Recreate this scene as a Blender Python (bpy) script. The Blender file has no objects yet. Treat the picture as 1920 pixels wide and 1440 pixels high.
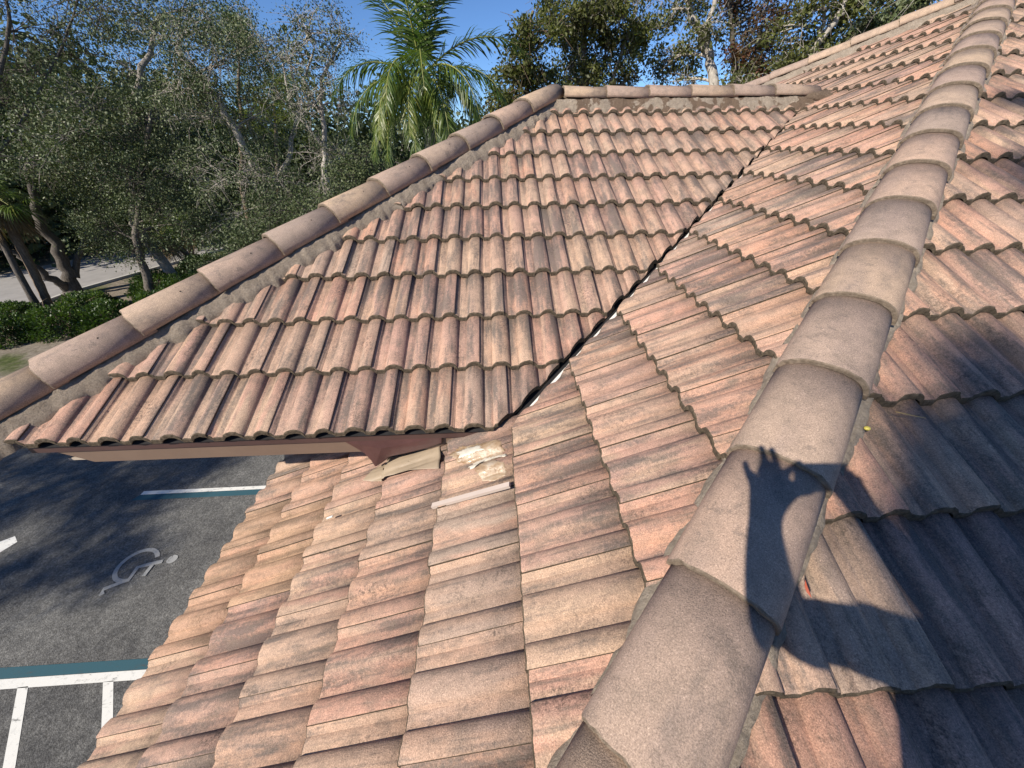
import bpy, bmesh, math, random
import numpy as np
from mathutils import Vector, Matrix

rnd = random.Random(7)
SC = bpy.context.scene
COL = SC.collection

# ------------------------------------------------------------------ camera, world, sun, exposure
F_PX, PITCH, YAW, ROLL = 707.52, 0.5767, 0.0354, -0.014
CAM = Vector((1.5379, 0.0, 1.8681))
fwd = Vector((math.sin(YAW)*math.cos(PITCH), math.cos(YAW)*math.cos(PITCH), -math.sin(PITCH)))
rgt = Vector((math.cos(YAW), -math.sin(YAW), 0.0))
upv = rgt.cross(fwd)
rgt, upv = rgt*math.cos(ROLL)+upv*math.sin(ROLL), upv*math.cos(ROLL)-rgt*math.sin(ROLL)
cd = bpy.data.cameras.new('camera')
cd.sensor_width = 36.0
cd.lens = F_PX/1920*36.0
cd.clip_start = 0.01
cd.clip_end = 3000
cam = bpy.data.objects.new('camera', cd)
COL.objects.link(cam)
m = Matrix((rgt, upv, -fwd)).transposed().to_4x4()
m.translation = CAM
cam.matrix_world = m
SC.camera = cam

SUN_L = Vector((0.61386618, 0.53343166, -0.58190977))       # the way the sunlight travels
world = bpy.data.worlds.new('World')
SC.world = world
world.use_nodes = True
wn = world.node_tree.nodes
bg = wn['Background']
sky = wn.new('ShaderNodeTexSky')
sky.sky_type = 'NISHITA'
sky.sun_disc = False
sky.sun_elevation = math.asin(-SUN_L.z)
sky.sun_rotation = math.atan2(-SUN_L.x, -SUN_L.y)
sky.altitude = 3000
sky.air_density = 1.0
sky.dust_density = 0.0
sky.ozone_density = 8.0
world.node_tree.links.new(sky.outputs[0], bg.inputs[0])
bg.inputs[1].default_value = 0.095
sd = bpy.data.lights.new('sun', 'SUN')
sd.energy = 4.6
sd.angle = math.radians(0.53)
sd.color = (1.0, 0.92, 0.80)
so = bpy.data.objects.new('sun', sd)
COL.objects.link(so)
so.rotation_mode = 'QUATERNION'
so.rotation_quaternion = SUN_L.to_track_quat('-Z', 'Y')
so.location = (-20, -20, 30)
SC.view_settings.view_transform = 'Standard'
SC.view_settings.look = 'None'
SC.view_settings.exposure = 0.60
SC.view_settings.gamma = 1.0
SC.view_settings.use_curve_mapping = False
SC.cycles.max_bounces = 6
SC.cycles.diffuse_bounces = 3
SC.cycles.glossy_bounces = 2
SC.cycles.transmission_bounces = 2

# ------------------------------------------------------------------ helpers
def unproj(px, py):
    return (rgt*((px-960)/F_PX) + upv*((720-py)/F_PX) + fwd).normalized()
def on_plane(px, py, n, c):
    d = unproj(px, py); n = Vector(n)
    return CAM + d*((c-n.dot(CAM))/n.dot(d))
def at_dist(px, py, dist):
    """point seen at px,py whose horizontal distance from the camera is dist"""
    d = unproj(px, py)
    return CAM + d*(dist/math.hypot(d.x, d.y))
def to_px(P):
    d = P-CAM; w = d.dot(fwd)
    if w < 0.05: return None
    return (960+F_PX*d.dot(rgt)/w, 720-F_PX*d.dot(upv)/w)

def link(o, parent=None):
    COL.objects.link(o)
    if parent is not None:
        o.parent = parent
        # meshes are built in world coordinates and stand at the origin; only an Empty is moved
        o.matrix_parent_inverse = Matrix.Translation(-parent.location) if parent.type == 'EMPTY' else Matrix.Identity(4)
    return o
def tag(o, label, cat, group=None, kind=None):
    o['label'] = label
    if cat: o['category'] = cat
    if group: o['group'] = group
    if kind: o['kind'] = kind
    return o
def empty(name, loc, label, cat, group=None):
    o = bpy.data.objects.new(name, None)
    o.empty_display_size = 0.2
    o.location = loc
    COL.objects.link(o)
    return tag(o, label, cat, group)
def mesh_obj(name, verts, faces, mat, parent=None, smooth=False):
    me = bpy.data.meshes.new(name)
    me.from_pydata([tuple(v) for v in verts], [], faces)
    mats = mat if isinstance(mat, (list, tuple)) else [mat]
    for x in mats: me.materials.append(x)
    if smooth: me.polygons.foreach_set('use_smooth', [True]*len(me.polygons))
    me.update()
    return link(bpy.data.objects.new(name, me), parent)
def bm_obj(name, bm, mat, parent=None, smooth=False):
    me = bpy.data.meshes.new(name)
    bm.to_mesh(me); bm.free()
    mats = mat if isinstance(mat, (list, tuple)) else [mat]
    for x in mats: me.materials.append(x)
    if smooth: me.polygons.foreach_set('use_smooth', [True]*len(me.polygons))
    return link(bpy.data.objects.new(name, me), parent)
def sheet(name, pts, z, mat, parent=None):
    return mesh_obj(name, [(p[0], p[1], z) for p in pts], [tuple(range(len(pts)))], mat, parent)
def prism(verts, faces, poly, lo, hi):
    """vertical prism over a polygon (counter-clockwise)"""
    b = len(verts); n = len(poly)
    verts += [(p[0], p[1], lo) for p in poly]+[(p[0], p[1], hi) for p in poly]
    faces += [tuple(b+n+i for i in range(n)), tuple(b+n-1-i for i in range(n))]
    faces += [(b+i, b+(i+1) % n, b+n+(i+1) % n, b+n+i) for i in range(n)]
def tube(verts, faces, pts, radii, n=6):
    b0 = len(verts); P = [Vector(p) for p in pts]
    ref = Vector((0.31, 0.77, 0.55))
    for i, p in enumerate(P):
        d = (P[min(i+1, len(P)-1)]-P[max(i-1, 0)]).normalized()
        a = d.cross(ref)
        if a.length < 1e-4: a = d.cross(Vector((1, 0, 0)))
        a.normalize(); c = d.cross(a)
        for k in range(n):
            t = 2*math.pi*k/n
            verts.append(tuple(p+(a*math.cos(t)+c*math.sin(t))*radii[i]))
    for i in range(len(P)-1):
        for k in range(n):
            q = b0+i*n
            faces.append((q+k, q+(k+1) % n, q+n+(k+1) % n, q+n+k))

# ------------------------------------------------------------------ materials
class NT:
    def __init__(s, name, rough=0.8, spec=0.3):
        s.m = bpy.data.materials.new(name); s.m.use_nodes = True
        s.t = s.m.node_tree; s.n = s.t.nodes
        s.b = s.n['Principled BSDF']
        s.b.inputs['Roughness'].default_value = rough
        s.b.inputs['Specular IOR Level'].default_value = spec
    def new(s, kind, **kw):
        x = s.n.new(kind)
        for k, v in kw.items(): setattr(x, k, v)
        return x
    def l(s, a, b): s.t.links.new(a, b)
    def val(s, sock, v):
        if hasattr(v, 'is_output') or isinstance(v, bpy.types.NodeSocket): s.l(v, sock)
        else: sock.default_value = v
    def math(s, op, a, b=0.0, clamp=False):
        x = s.new('ShaderNodeMath', operation=op); x.use_clamp = clamp
        s.val(x.inputs[0], a); s.val(x.inputs[1], b); return x.outputs[0]
    def noise(s, vec, scale, detail=3, rough=0.55, dist=0.0):
        x = s.new('ShaderNodeTexNoise')
        x.inputs['Scale'].default_value = scale; x.inputs['Detail'].default_value = detail
        x.inputs['Roughness'].default_value = rough; x.inputs['Distortion'].default_value = dist
        if vec is not None: s.l(vec, x.inputs['Vector'])
        return x.outputs['Fac']
    def ramp(s, fac, stops, interp='LINEAR'):
        x = s.new('ShaderNodeValToRGB'); x.color_ramp.interpolation = interp
        e = x.color_ramp.elements
        while len(e) < len(stops): e.new(0.5)
        for i, (p, c) in enumerate(stops):
            e[i].position = p
            e[i].color = (c[0], c[1], c[2], 1) if isinstance(c, (tuple, list)) else (c, c, c, 1)
        s.l(fac, x.inputs[0]); return x.outputs[0]
    def mix(s, fac, a, b, mode='MIX'):
        x = s.new('ShaderNodeMix', data_type='RGBA', blend_type=mode)
        s.val(x.inputs['Factor'], fac)
        for sock, v in ((x.inputs[6], a), (x.inputs[7], b)):
            if isinstance(v, (tuple, list)): sock.default_value = (*v[:3], 1)
            else: s.l(v, sock)
        return x.outputs[2]
    def mapping(s, vec, scale=(1, 1, 1), loc=None):
        x = s.new('ShaderNodeMapping'); s.l(vec, x.inputs['Vector'])
        x.inputs['Scale'].default_value = scale
        if loc is not None: s.val(x.inputs['Location'], loc)
        return x.outputs[0]
    def obj(s): return s.new('ShaderNodeTexCoord').outputs['Object']
    def color(s, c):
        if isinstance(c, (tuple, list)): s.b.inputs['Base Color'].default_value = (*c[:3], 1)
        else: s.l(c, s.b.inputs['Base Color'])
    def bump(s, h, strength=0.3, dist=0.01, prev=None):
        x = s.new('ShaderNodeBump'); x.inputs['Strength'].default_value = strength
        x.inputs['Distance'].default_value = dist
        s.l(h, x.inputs['Height'])
        if prev is not None: s.l(prev, x.inputs['Normal'])
        s.l(x.outputs[0], s.b.inputs['Normal']); return x.outputs[0]

PINK = (0.475, 0.276, 0.205); TERRA = (0.465, 0.265, 0.185); BUFF = (0.465, 0.325, 0.228)
TAN = (0.445, 0.312, 0.225); DULL = (0.385, 0.285, 0.220); ROSE = (0.445, 0.268, 0.208)
CHAR = (0.085, 0.082, 0.080)

def tile_material(name, joined=False, orange=0.0):
    s = NT(name, 0.88, 0.25)
    oc = s.obj()
    if joined:
        g = s.new('ShaderNodeAttribute', attribute_name='tile_rnd').outputs['Fac']
    else:
        g = s.new('ShaderNodeObjectInfo').outputs['Random']
    wn2 = s.new('ShaderNodeTexWhiteNoise', noise_dimensions='1D')
    s.l(s.math('MULTIPLY', g, 913.7), wn2.inputs['W'])
    r2 = wn2.outputs['Value']
    off = s.new('ShaderNodeCombineXYZ')
    s.l(s.math('MULTIPLY', g, 71.0), off.inputs[0]); s.l(s.math('MULTIPLY', r2, 53.0), off.inputs[1])
    add = s.new('ShaderNodeVectorMath', operation='ADD')
    s.l(oc, add.inputs[0]); s.l(off.outputs[0], add.inputs[1])
    v = add.outputs[0]
    base = s.ramp(g, [(0.0, PINK), (0.16, TERRA), (0.30, BUFF), (0.46, ROSE), (0.60, TAN), (0.72, PINK), (0.86, DULL), (0.97, TERRA)])
    # second colour washed over part of the tile, in long lobes down its length
    lobes = s.noise(s.mapping(v, (15, 3.0, 1)), 1.0, 2)
    other = s.ramp(r2, [(0.0, BUFF), (0.35, PINK), (0.65, TAN), (0.9, ROSE)])
    c = s.mix(s.ramp(lobes, [(0.46, 0.0), (0.60, 0.85)]), base, other)
    # charcoal flashing streaks
    st = s.noise(s.mapping(v, (17, 2.4, 1)), 1.0, 3, 0.6)
    edge = s.noise(v, 70, 5, 0.75)
    rag = s.math('MULTIPLY', s.math('SUBTRACT', edge, 0.5), 0.34)
    amt = s.math('ADD', s.math('ADD', st, rag), s.math('MULTIPLY', s.math('SUBTRACT', r2, 0.5), 0.18))
    c = s.mix(s.ramp(amt, [(0.49, 0.0), (0.66, 0.74)]), c, CHAR)
    st3 = s.math('ADD', s.noise(s.mapping(v, (52, 4.5, 1)), 1.0, 4, 0.65), s.math('MULTIPLY', rag, 0.7))
    c = s.mix(s.ramp(st3, [(0.53, 0.0), (0.68, 0.62)]), c, (0.14, 0.118, 0.10))
    # blotchy weathering and mildew
    bl = s.noise(v, 18, 5, 0.65)
    c = s.mix(s.ramp(bl, [(0.30, 0.55), (0.55, 0.0)]), c, (0.20, 0.155, 0.12))
    mil = s.noise(v, 75, 6, 0.8)
    mzone = s.noise(s.mapping(v, (9, 4, 1)), 1.0, 3)
    c = s.mix(s.math('MULTIPLY', s.ramp(mil, [(0.46, 0.0), (0.64, 0.8)]), s.ramp(mzone, [(0.50, 0.0), (0.66, 1.0)])), c, (0.055, 0.047, 0.042))
    if orange:
        c = s.mix(orange, c, (0.46, 0.25, 0.10))
    # sand grain
    gr = s.noise(v, 290, 3, 0.8)
    c = s.mix(1.0, c, s.ramp(gr, [(0.30, 0.50), (0.5, 1.0), (0.62, 1.25), (0.74, 2.1)]), 'MULTIPLY')
    s.color(c)
    gr2 = s.noise(v, 300, 3, 0.75)
    n1 = s.bump(gr2, 0.55, 0.0035)
    s.bump(bl, 0.25, 0.006, n1)
    return s.m

def cap_material():
    s = NT('cap_concrete', 0.88, 0.25)
    oc = s.obj()
    g = s.new('ShaderNodeObjectInfo').outputs['Random']
    off = s.new('ShaderNodeCombineXYZ'); s.l(s.math('MULTIPLY', g, 61.0), off.inputs[0]); s.l(s.math('MULTIPLY', g, 23.0), off.inputs[2])
    add = s.new('ShaderNodeVectorMath', operation='ADD'); s.l(oc, add.inputs[0]); s.l(off.outputs[0], add.inputs[1]); v = add.outputs[0]
    base = s.ramp(g, [(0.0, (0.385, 0.280, 0.210)), (0.22, (0.475, 0.345, 0.232)), (0.40, (0.345, 0.255, 0.210)), (0.6, (0.43, 0.30, 0.225)), (0.8, (0.335, 0.255, 0.205)), (0.95, (0.445, 0.325, 0.235))])
    lo = s.noise(s.mapping(v, (9, 3, 9)), 1.0, 3)
    c = s.mix(s.ramp(lo, [(0.45, 0.0), (0.7, 0.55)]), base, (0.27, 0.205, 0.175))
    bl = s.noise(v, 16, 5, 0.65)
    c = s.mix(s.ramp(bl, [(0.32, 0.45), (0.55, 0.0)]), c, (0.19, 0.15, 0.12))
    sm = s.noise(s.mapping(v, (6, 2.2, 6)), 1.0, 5, 0.7)
    c = s.mix(s.ramp(sm, [(0.55, 0.0), (0.70, 0.62)]), c, (0.12, 0.105, 0.095))
    lich = s.math('ADD', s.noise(v, 26, 5, 0.75), s.math('MULTIPLY', s.math('SUBTRACT', s.noise(v, 5, 2), 0.5), 0.5))
    c = s.mix(s.ramp(lich, [(0.60, 0.0), (0.70, 0.5)]), c, (0.155, 0.125, 0.105))
    gr = s.noise(v, 300, 3, 0.8)
    c = s.mix(1.0, c, s.ramp(gr, [(0.30, 0.52), (0.5, 1.0), (0.62, 1.25), (0.74, 2.1)]), 'MULTIPLY')
    s.color(c)
    n1 = s.bump(s.noise(v, 300, 3, 0.75), 0.55, 0.0035)
    s.bump(bl, 0.25, 0.006, n1)
    return s.m

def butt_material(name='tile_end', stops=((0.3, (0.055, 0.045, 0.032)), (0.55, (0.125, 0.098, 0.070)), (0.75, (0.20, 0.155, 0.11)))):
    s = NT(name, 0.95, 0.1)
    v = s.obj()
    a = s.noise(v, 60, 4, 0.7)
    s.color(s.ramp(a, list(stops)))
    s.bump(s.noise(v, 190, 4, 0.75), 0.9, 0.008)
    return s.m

def mortar_material(name, a=(0.40, 0.33, 0.26), b=(0.27, 0.22, 0.17), patch=None):
    s = NT(name, 0.95, 0.1)
    v = s.obj()
    n = s.noise(v, 14, 6, 0.7)
    c = s.ramp(n, [(0.3, b), (0.65, a)])
    if patch:
        p = s.noise(v, 5.5, 4, 0.6, 0.4)
        c = s.mix(s.ramp(p, [(0.50, 0.0), (0.53, 1.0)]), c, patch)
    cr = s.noise(v, 120, 3, 0.7)
    c = s.mix(1.0, c, s.ramp(cr, [(0.3, 0.80), (0.6, 1.10)]), 'MULTIPLY')
    s.color(c)
    n1 = s.bump(s.noise(v, 38, 7, 0.8), 1.0, 0.024)
    s.bump(s.noise(v, 220, 3, 0.7), 0.6, 0.005, n1)
    return s.m

def simple(name, col, rough=0.6, spec=0.4, var=0.15, scale=12, bump=0.0, bscale=60, metallic=0.0):
    s = NT(name, rough, spec)
    s.b.inputs['Metallic'].default_value = metallic
    v = s.obj()
    n = s.noise(v, scale, 5, 0.65)
    lo = tuple(x*(1-var) for x in col); hi = tuple(min(1, x*(1+var)) for x in col)
    s.color(s.ramp(n, [(0.3, lo), (0.7, hi)]))
    if bump: s.bump(s.noise(v, bscale, 4, 0.7), bump, 0.01)
    return s.m

def leaf_material(name, cols, rough=0.42, spec=0.45, trans=0.25):
    s = NT(name, rough+0.08, spec*0.8)
    a = s.new('ShaderNodeAttribute', attribute_name='tint').outputs['Fac']
    n = len(cols)
    c = s.ramp(a, [(i/(n-1), x) for i, x in enumerate(cols)])
    s.color(c)
    tr = s.new('ShaderNodeBsdfTranslucent')
    s.l(s.mix(1.0, c, (1.3, 1.5, 0.5), 'MULTIPLY'), tr.inputs[0])
    mx = s.new('ShaderNodeMixShader'); mx.inputs[0].default_value = trans
    s.l(s.b.outputs[0], mx.inputs[1]); s.l(tr.outputs[0], mx.inputs[2])
    s.l(mx.outputs[0], s.n['Material Output'].inputs[0])
    return s.m

def bark_material(name, a, b, scale=6):
    s = NT(name, 0.9, 0.15)
    v = s.obj()
    n = s.noise(s.mapping(v, (1, 1, 0.35)), scale*3, 5, 0.7)
    s.color(s.ramp(n, [(0.3, a), (0.65, b)]))
    s.bump(n, 0.7, 0.03)
    return s.m

def asphalt_material():
    s = NT('asphalt_surface', 0.9, 0.25)
    v = s.obj()
    big = s.noise(v, 0.5, 4, 0.6)
    mid = s.noise(v, 4.0, 5, 0.7)
    c = s.ramp(s.math('ADD', s.math('MULTIPLY', big, 0.5), s.math('MULTIPLY', mid, 0.5)), [(0.35, (0.072, 0.071, 0.069)), (0.62, (0.145, 0.142, 0.132))])
    ag = s.new('ShaderNodeTexVoronoi'); ag.inputs['Scale'].default_value = 55; s.l(v, ag.inputs['Vector'])
    fine = s.noise(v, 26, 4, 0.85)
    c = s.mix(1.0, c, s.ramp(fine, [(0.34, 0.55), (0.5, 1.0), (0.66, 1.8)]), 'MULTIPLY')
    s.color(c)
    n1 = s.bump(ag.outputs['Distance'], 0.5, 0.012)
    s.bump(mid, 0.2, 0.02, n1)
    return s.m

def paint_material(name, col, wear=0.45):
    s = NT(name, 0.75, 0.3)
    v = s.obj()
    n = s.noise(v, 9, 6, 0.75)
    cr = s.noise(s.mapping(v, (3.2, 12, 1)), 1.0, 5, 0.75, 0.6)
    c = s.mix(s.ramp(n, [(0.55, 0.0), (0.75, wear)]), col, (0.06, 0.06, 0.06))
    c = s.mix(s.ramp(cr, [(0.33, 0.75), (0.41, 0.0)]), c, (0.07, 0.068, 0.065))
    s.color(c)
    return s.m

def ground_material():
    s = NT('soil_and_grass', 0.95, 0.1)
    v = s.obj()
    n = s.noise(v, 0.35, 5, 0.65); f = s.noise(v, 7, 5, 0.75)
    g = s.ramp(f, [(0.3, (0.035, 0.05, 0.015)), (0.7, (0.11, 0.13, 0.045))])
    d = s.ramp(f, [(0.3, (0.14, 0.115, 0.085)), (0.7, (0.30, 0.26, 0.21))])
    s.color(s.mix(s.ramp(n, [(0.36, 0.0), (0.50, 1.0)]), g, d))
    s.bump(f, 0.7, 0.05)
    return s.m

M_TILE = tile_material('tile_concrete')
M_TILE_J = tile_material('tile_concrete_joined', True)
M_TILE_O = tile_material('tile_concrete_new', False, 0.22)
M_BUTT = butt_material()
M_CAP = cap_material()
M_CAPEND = butt_material('cap_end', [(0.3, (0.14, 0.11, 0.08)), (0.55, (0.25, 0.195, 0.145)), (0.75, (0.34, 0.27, 0.205))])
M_MORTAR = mortar_material('mortar')
M_MORTAR_P = mortar_material('mortar_patched', patch=(0.175, 0.125, 0.09))
M_MORTAR_N = mortar_material('mortar_grey', (0.44, 0.37, 0.295), (0.34, 0.28, 0.22))
M_FELT = simple('roof_felt', (0.022, 0.021, 0.022), 0.9, 0.2, 0.3)
M_HOLE = simple('nail_hole', (0.008, 0.008, 0.008), 0.9, 0.1)
M_FASCIA = simple('fascia_paint', (0.17, 0.115, 0.083), 0.5, 0.4, 0.08, 6)
M_DRIP = simple('drip_edge_paint', (0.075, 0.042, 0.037), 0.38, 0.5, 0.12, 6)
M_MAROON = simple('maroon_flashing_paint', (0.085, 0.040, 0.037), 0.30, 0.55, 0.22, 9, 0.25, 25)
M_TANMETAL = simple('tan_metal', (0.35, 0.275, 0.195), 0.45, 0.5, 0.13, 7, 0.1, 18)
M_WHITEMETAL = simple('white_metal', (0.72, 0.70, 0.66), 0.4, 0.5, 0.10, 8)
M_PINKSTRIP = simple('pale_strip', (0.52, 0.43, 0.37), 0.5, 0.4, 0.06, 8)
M_STUCCO = simple('stucco', (0.46, 0.38, 0.29), 0.9, 0.15, 0.10, 3, 0.5, 80)
M_SOFFIT = simple('soffit', (0.40, 0.33, 0.26), 0.8, 0.2, 0.06)
M_GLUEW = simple('white_sealant', (0.58, 0.53, 0.44), 0.28, 0.5, 0.12, 30, 0.4, 50)
M_ASPHALT = asphalt_material()
M_WHITE = paint_material('white_road_paint', (0.70, 0.69, 0.64), 0.55)
M_FADED = paint_material('faded_road_paint', (0.34, 0.34, 0.325), 0.65)
M_BLUE = paint_material('blue_road_paint', (0.032, 0.092, 0.115), 0.4)
M_GROUND = ground_material()
M_KERB = simple('kerb_concrete', (0.34, 0.30, 0.22), 0.9, 0.2, 0.2, 4, 0.3)
M_ROAD = simple('road_surface', (0.30, 0.285, 0.27), 0.9, 0.2, 0.12, 1.5, 0.2)

def glue_material():
    s = NT('amber_sealant', 0.34, 0.5)
    v = s.obj()
    n = s.noise(v, 22, 5, 0.65)
    s.color(s.ramp(n, [(0.3, (0.25, 0.155, 0.085)), (0.5, (0.36, 0.255, 0.16)), (0.70, (0.46, 0.38, 0.29))]))
    s.bump(n, 0.5, 0.02)
    s.b.inputs['Coat Weight'].default_value = 0.15
    return s.m
M_GLUE = glue_material()

# ------------------------------------------------------------------ roof geometry (fitted constants)
S = 0.4648
AL = math.atan(S); CA, SA = math.cos(AL), math.sin(AL)
E_TILE, W_TILE = 0.345, 0.2748
H1, YC, XD, YF = -1.5798, -0.1977, -2.5225, 11.334
ZE, ZR = 0.7282, 2.1338
YE = YC+ZE/S                 # wing eave
YR = YC+ZR/S                 # wing ridge
XR0, XR1 = XD+ZR/S, ZR/S     # wing ridge ends
XAP = (YF-H1)/2; YAP = XAP+H1; ZAP = S*XAP
GZ = -5.2

BLD = empty('building', (4.0, 3.0, GZ), 'building with a hipped terracotta concrete tile roof and a projecting hipped wing', 'building')

class Slope:
    def __init__(s, name, origin, yaxis, poly, mat=M_FELT):
        s.O = Vector(origin); s.Y = Vector(yaxis).normalized()
        h = Vector((s.Y.x, s.Y.y, 0)).normalized()
        s.Z = Vector((-h.x*SA, -h.y*SA, CA)); s.X = s.Y.cross(s.Z)
        off = s.Z*-0.022
        v = [Vector(p)+off for p in poly]
        s.deck = mesh_obj(name, v, [tuple(range(len(v)))], mat, BLD)
    def mat(s, u, v, w=0.0):
        m = Matrix((s.X, s.Y, s.Z)).transposed().to_4x4()
        m.translation = s.O+s.X*u+s.Y*v+s.Z*w
        return m

SLOPE_A = Slope('roof_slope', (0, 0, 0), (CA, 0, SA), [(0, H1, 0), (0, 2.3, 0), (YR-YC-2.3+1.2, 2.3+0.0, S*(YR-YC-2.3+1.2)), (XAP, YAP+0.0, ZAP)][:2]+[(XR1-1.0, YR, S*(XR1-1.0)), (2.6, YF-2.6, S*2.6), (XAP, YAP, ZAP)])
SLOPE_B = Slope('roof_slope', (0, H1, 0), (0, CA, SA), [(0, H1, 0), (XAP, YAP, ZAP), (13.0, YAP, ZAP), (13.0, H1, 0)])
SLOPE_C = Slope('roof_slope', (0, YE, ZE), (0, CA, SA), [(XD+ZE/S, YE, ZE), (ZE/S+0.0, YE, ZE), (XR1, YR, ZR), (XR0, YR, ZR)])
tag(SLOPE_A.deck, 'large tiled slope that drops to the parking lot left of the near hip', None)
tag(SLOPE_B.deck, 'half shaded tiled slope right of the near hip', None)
tag(SLOPE_C.deck, 'sunlit tiled slope of the projecting wing', None)

# ---- one tile: two barrels wide
NX = 34
BAR = 0.70                    # share of the pitch that is barrel; the rest is flat pan
def rib(u):
    u = u % 1.0
    if u < BAR:
        return 0.0265*max(0.0, 1-abs(2*u/BAR-1)**2.2)**0.64
    return 0.0
SEAM = 0.565
TH, LEN = 0.021, 0.400
def hn(t, seed): return math.sin(t*1.7+seed)*0.5+math.sin(t*3.9+seed*2.1)*0.35+math.sin(t*8.3+seed*0.7)*0.25
def tile_mesh(seed):
    r = random.Random(seed)
    gap = 0.0045
    P = W_TILE/2; ph = SEAM
    us = []
    for b_ in (0, 1, 2):                                   # pitch positions with close points at the creases
        us += [b_+BAR*(0.5-0.5*math.cos(math.pi*k/11)) for k in range(12)]+[b_-0.006, b_+BAR+0.008, b_+0.86]
    us += [SEAM-0.085, SEAM+0.060, SEAM+0.072, 2+SEAM-gap/P]
    us = sorted(u_ for u_ in us if SEAM-0.0851 <= u_ <= 2+SEAM-gap/P+1e-6)
    xs = [(u_-ph)*P for u_ in us]
    xs = [x for k, x in enumerate(xs) if k == 0 or x-xs[k-1] > 0.0004]
    NX = len(xs)-1
    rows = [0.0, 0.004, 0.17, LEN]
    bow = r.uniform(-0.002, 0.002); wob = [r.uniform(-0.0016, 0.0016) for _ in xs]; jag = [0.0022*hn(xs_*60, seed) for xs_ in xs]
    def z(i, y):
        u = xs[i]/P+ph
        h = rib(u)
        if u < BAR: h = max(-0.001, h-0.0058)
        lift = (TH+0.004)*(1-y/E_TILE)
        return h+lift+bow*math.sin(math.pi*xs[i]/W_TILE)
    V, Fc, mi = [], [], []
    for j, y in enumerate(rows):
        for i in range(NX+1):
            zz = z(i, y)-(0.0035 if j == 0 else 0)+(wob[i] if j < 2 else 0)
            V.append((xs[i], y+(jag[i]+S*0.92*(zz-TH) if j < 2 else 0), zz))
    nb = len(V)
    for j, y in enumerate((0.0, LEN)):
        for i in range(NX+1):
            V.append((xs[i], y+0.003*(j == 0)+(jag[i]+S*0.92*(z(i, y)-2*TH) if j == 0 else 0), z(i, y)-TH))
    n = NX+1
    for j in range(3):
        for i in range(NX):
            Fc.append((j*n+i, j*n+i+1, (j+1)*n+i+1, (j+1)*n+i)); mi.append(1 if j == 0 else 0)
    for i in range(NX):
        Fc.append((nb+i, nb+i+1, i+1, i)); mi.append(1)
        Fc.append((nb+n+i+1, nb+n+i, nb+i, nb+i+1)[::1]); mi.append(1)
        Fc.append((3*n+i, 3*n+i+1, nb+n+i+1, nb+n+i)); mi.append(1)
    for i in (0, NX):
        f = (i, n+i, 2*n+i, 3*n+i, nb+n+i, nb+i)
        Fc.append(f if i == NX else f[::-1]); mi.append(1)
    me = bpy.data.meshes.new('roof_tile')
    me.from_pydata(V, [], Fc)
    for a in (M_TILE, M_BUTT): me.materials.append(a)
    me.polygons.foreach_set('material_index', mi)
    sm = [k == 0 for k in mi]
    me.polygons.foreach_set('use_smooth', sm)
    bm = bmesh.new(); bm.from_mesh(me); bmesh.ops.recalc_face_normals(bm, faces=bm.faces); bm.to_mesh(me); bm.free()
    return me
TILES = [tile_mesh(100+i) for i in range(7)]
CORN = [Vector((x, y, z)) for x in (0, W_TILE) for y in (0, LEN) for z in (-0.02, 0.06)]

def cut_tile(me, M, planes):
    """planes: (point, normal) in the world, keep the side the normal points away from; returns mesh or None"""
    need = []
    for p, nrm in planes:
        d = [nrm.dot(M @ c-p) for c in CORN]
        if min(d) > 0: return None
        if max(d) > 0: need.append((p, nrm))
    if not need: return me
    bm = bmesh.new(); bm.from_mesh(me)
    Mi = M.inverted(); R = Mi.to_3x3()
    for p, nrm in need:
        bmesh.ops.bisect_plane(bm, geom=bm.verts[:]+bm.edges[:]+bm.faces[:], plane_co=Mi @ p, plane_no=M.to_3x3().transposed() @ nrm, clear_outer=True)
        if not bm.faces: bm.free(); return None
        be = [e for e in bm.edges if e.is_boundary]
        if be:
            k = len(bm.faces)
            try: res = bmesh.ops.edgenet_fill(bm, edges=be, mat_nr=1, use_smooth=False)
            except Exception: pass
    a = sum(f.calc_area() for f in bm.faces if f.material_index == 0)
    if a < 0.004: bm.free(); return None
    out = bpy.data.meshes.new('roof_tile'); bm.to_mesh(out); bm.free()
    for x in (M_TILE, M_BUTT): out.materials.append(x)
    return out

def vplane(p, q, keep):
    """vertical plane through ground points p,q; keeps the side of point keep"""
    p = Vector((*p, 0)); q = Vector((*q, 0)); d = (q-p).normalized()
    n = Vector((d.y, -d.x, 0))
    if n.dot(Vector((*keep, 0))-p) > 0: n = -n
    return (p, n)

HIP_A = vplane((0.03, H1+0.06), (5, 5+H1+0.06-0.03), (0, 3))
HIP_B = vplane((0.05, H1+0.02), (5.05, 5+H1+0.02), (6, -2))
FAR_A = vplane((0, YF-0.05), (5, YF-5.05), (0, 0))
VAL_A = vplane((1.56, 1.56+YC-0.028), (4.6, 4.6+YC-0.002), (5, 0))
VAL_C = vplane((1.56, 1.56+YC+0.044), (4.6, 4.6+YC+0.004), (0, 4))
VAL_E = vplane((XR1, YR+0.03), (XR1-2, YR+2.03), (9, 9))
HIP_C = vplane((XD+0.06, YC+0.02), (XD+5.06, YC+5.02), (5, 0))
RID_C = vplane((0, YR-0.06), (5, YR-0.06), (0, 0))

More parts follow.
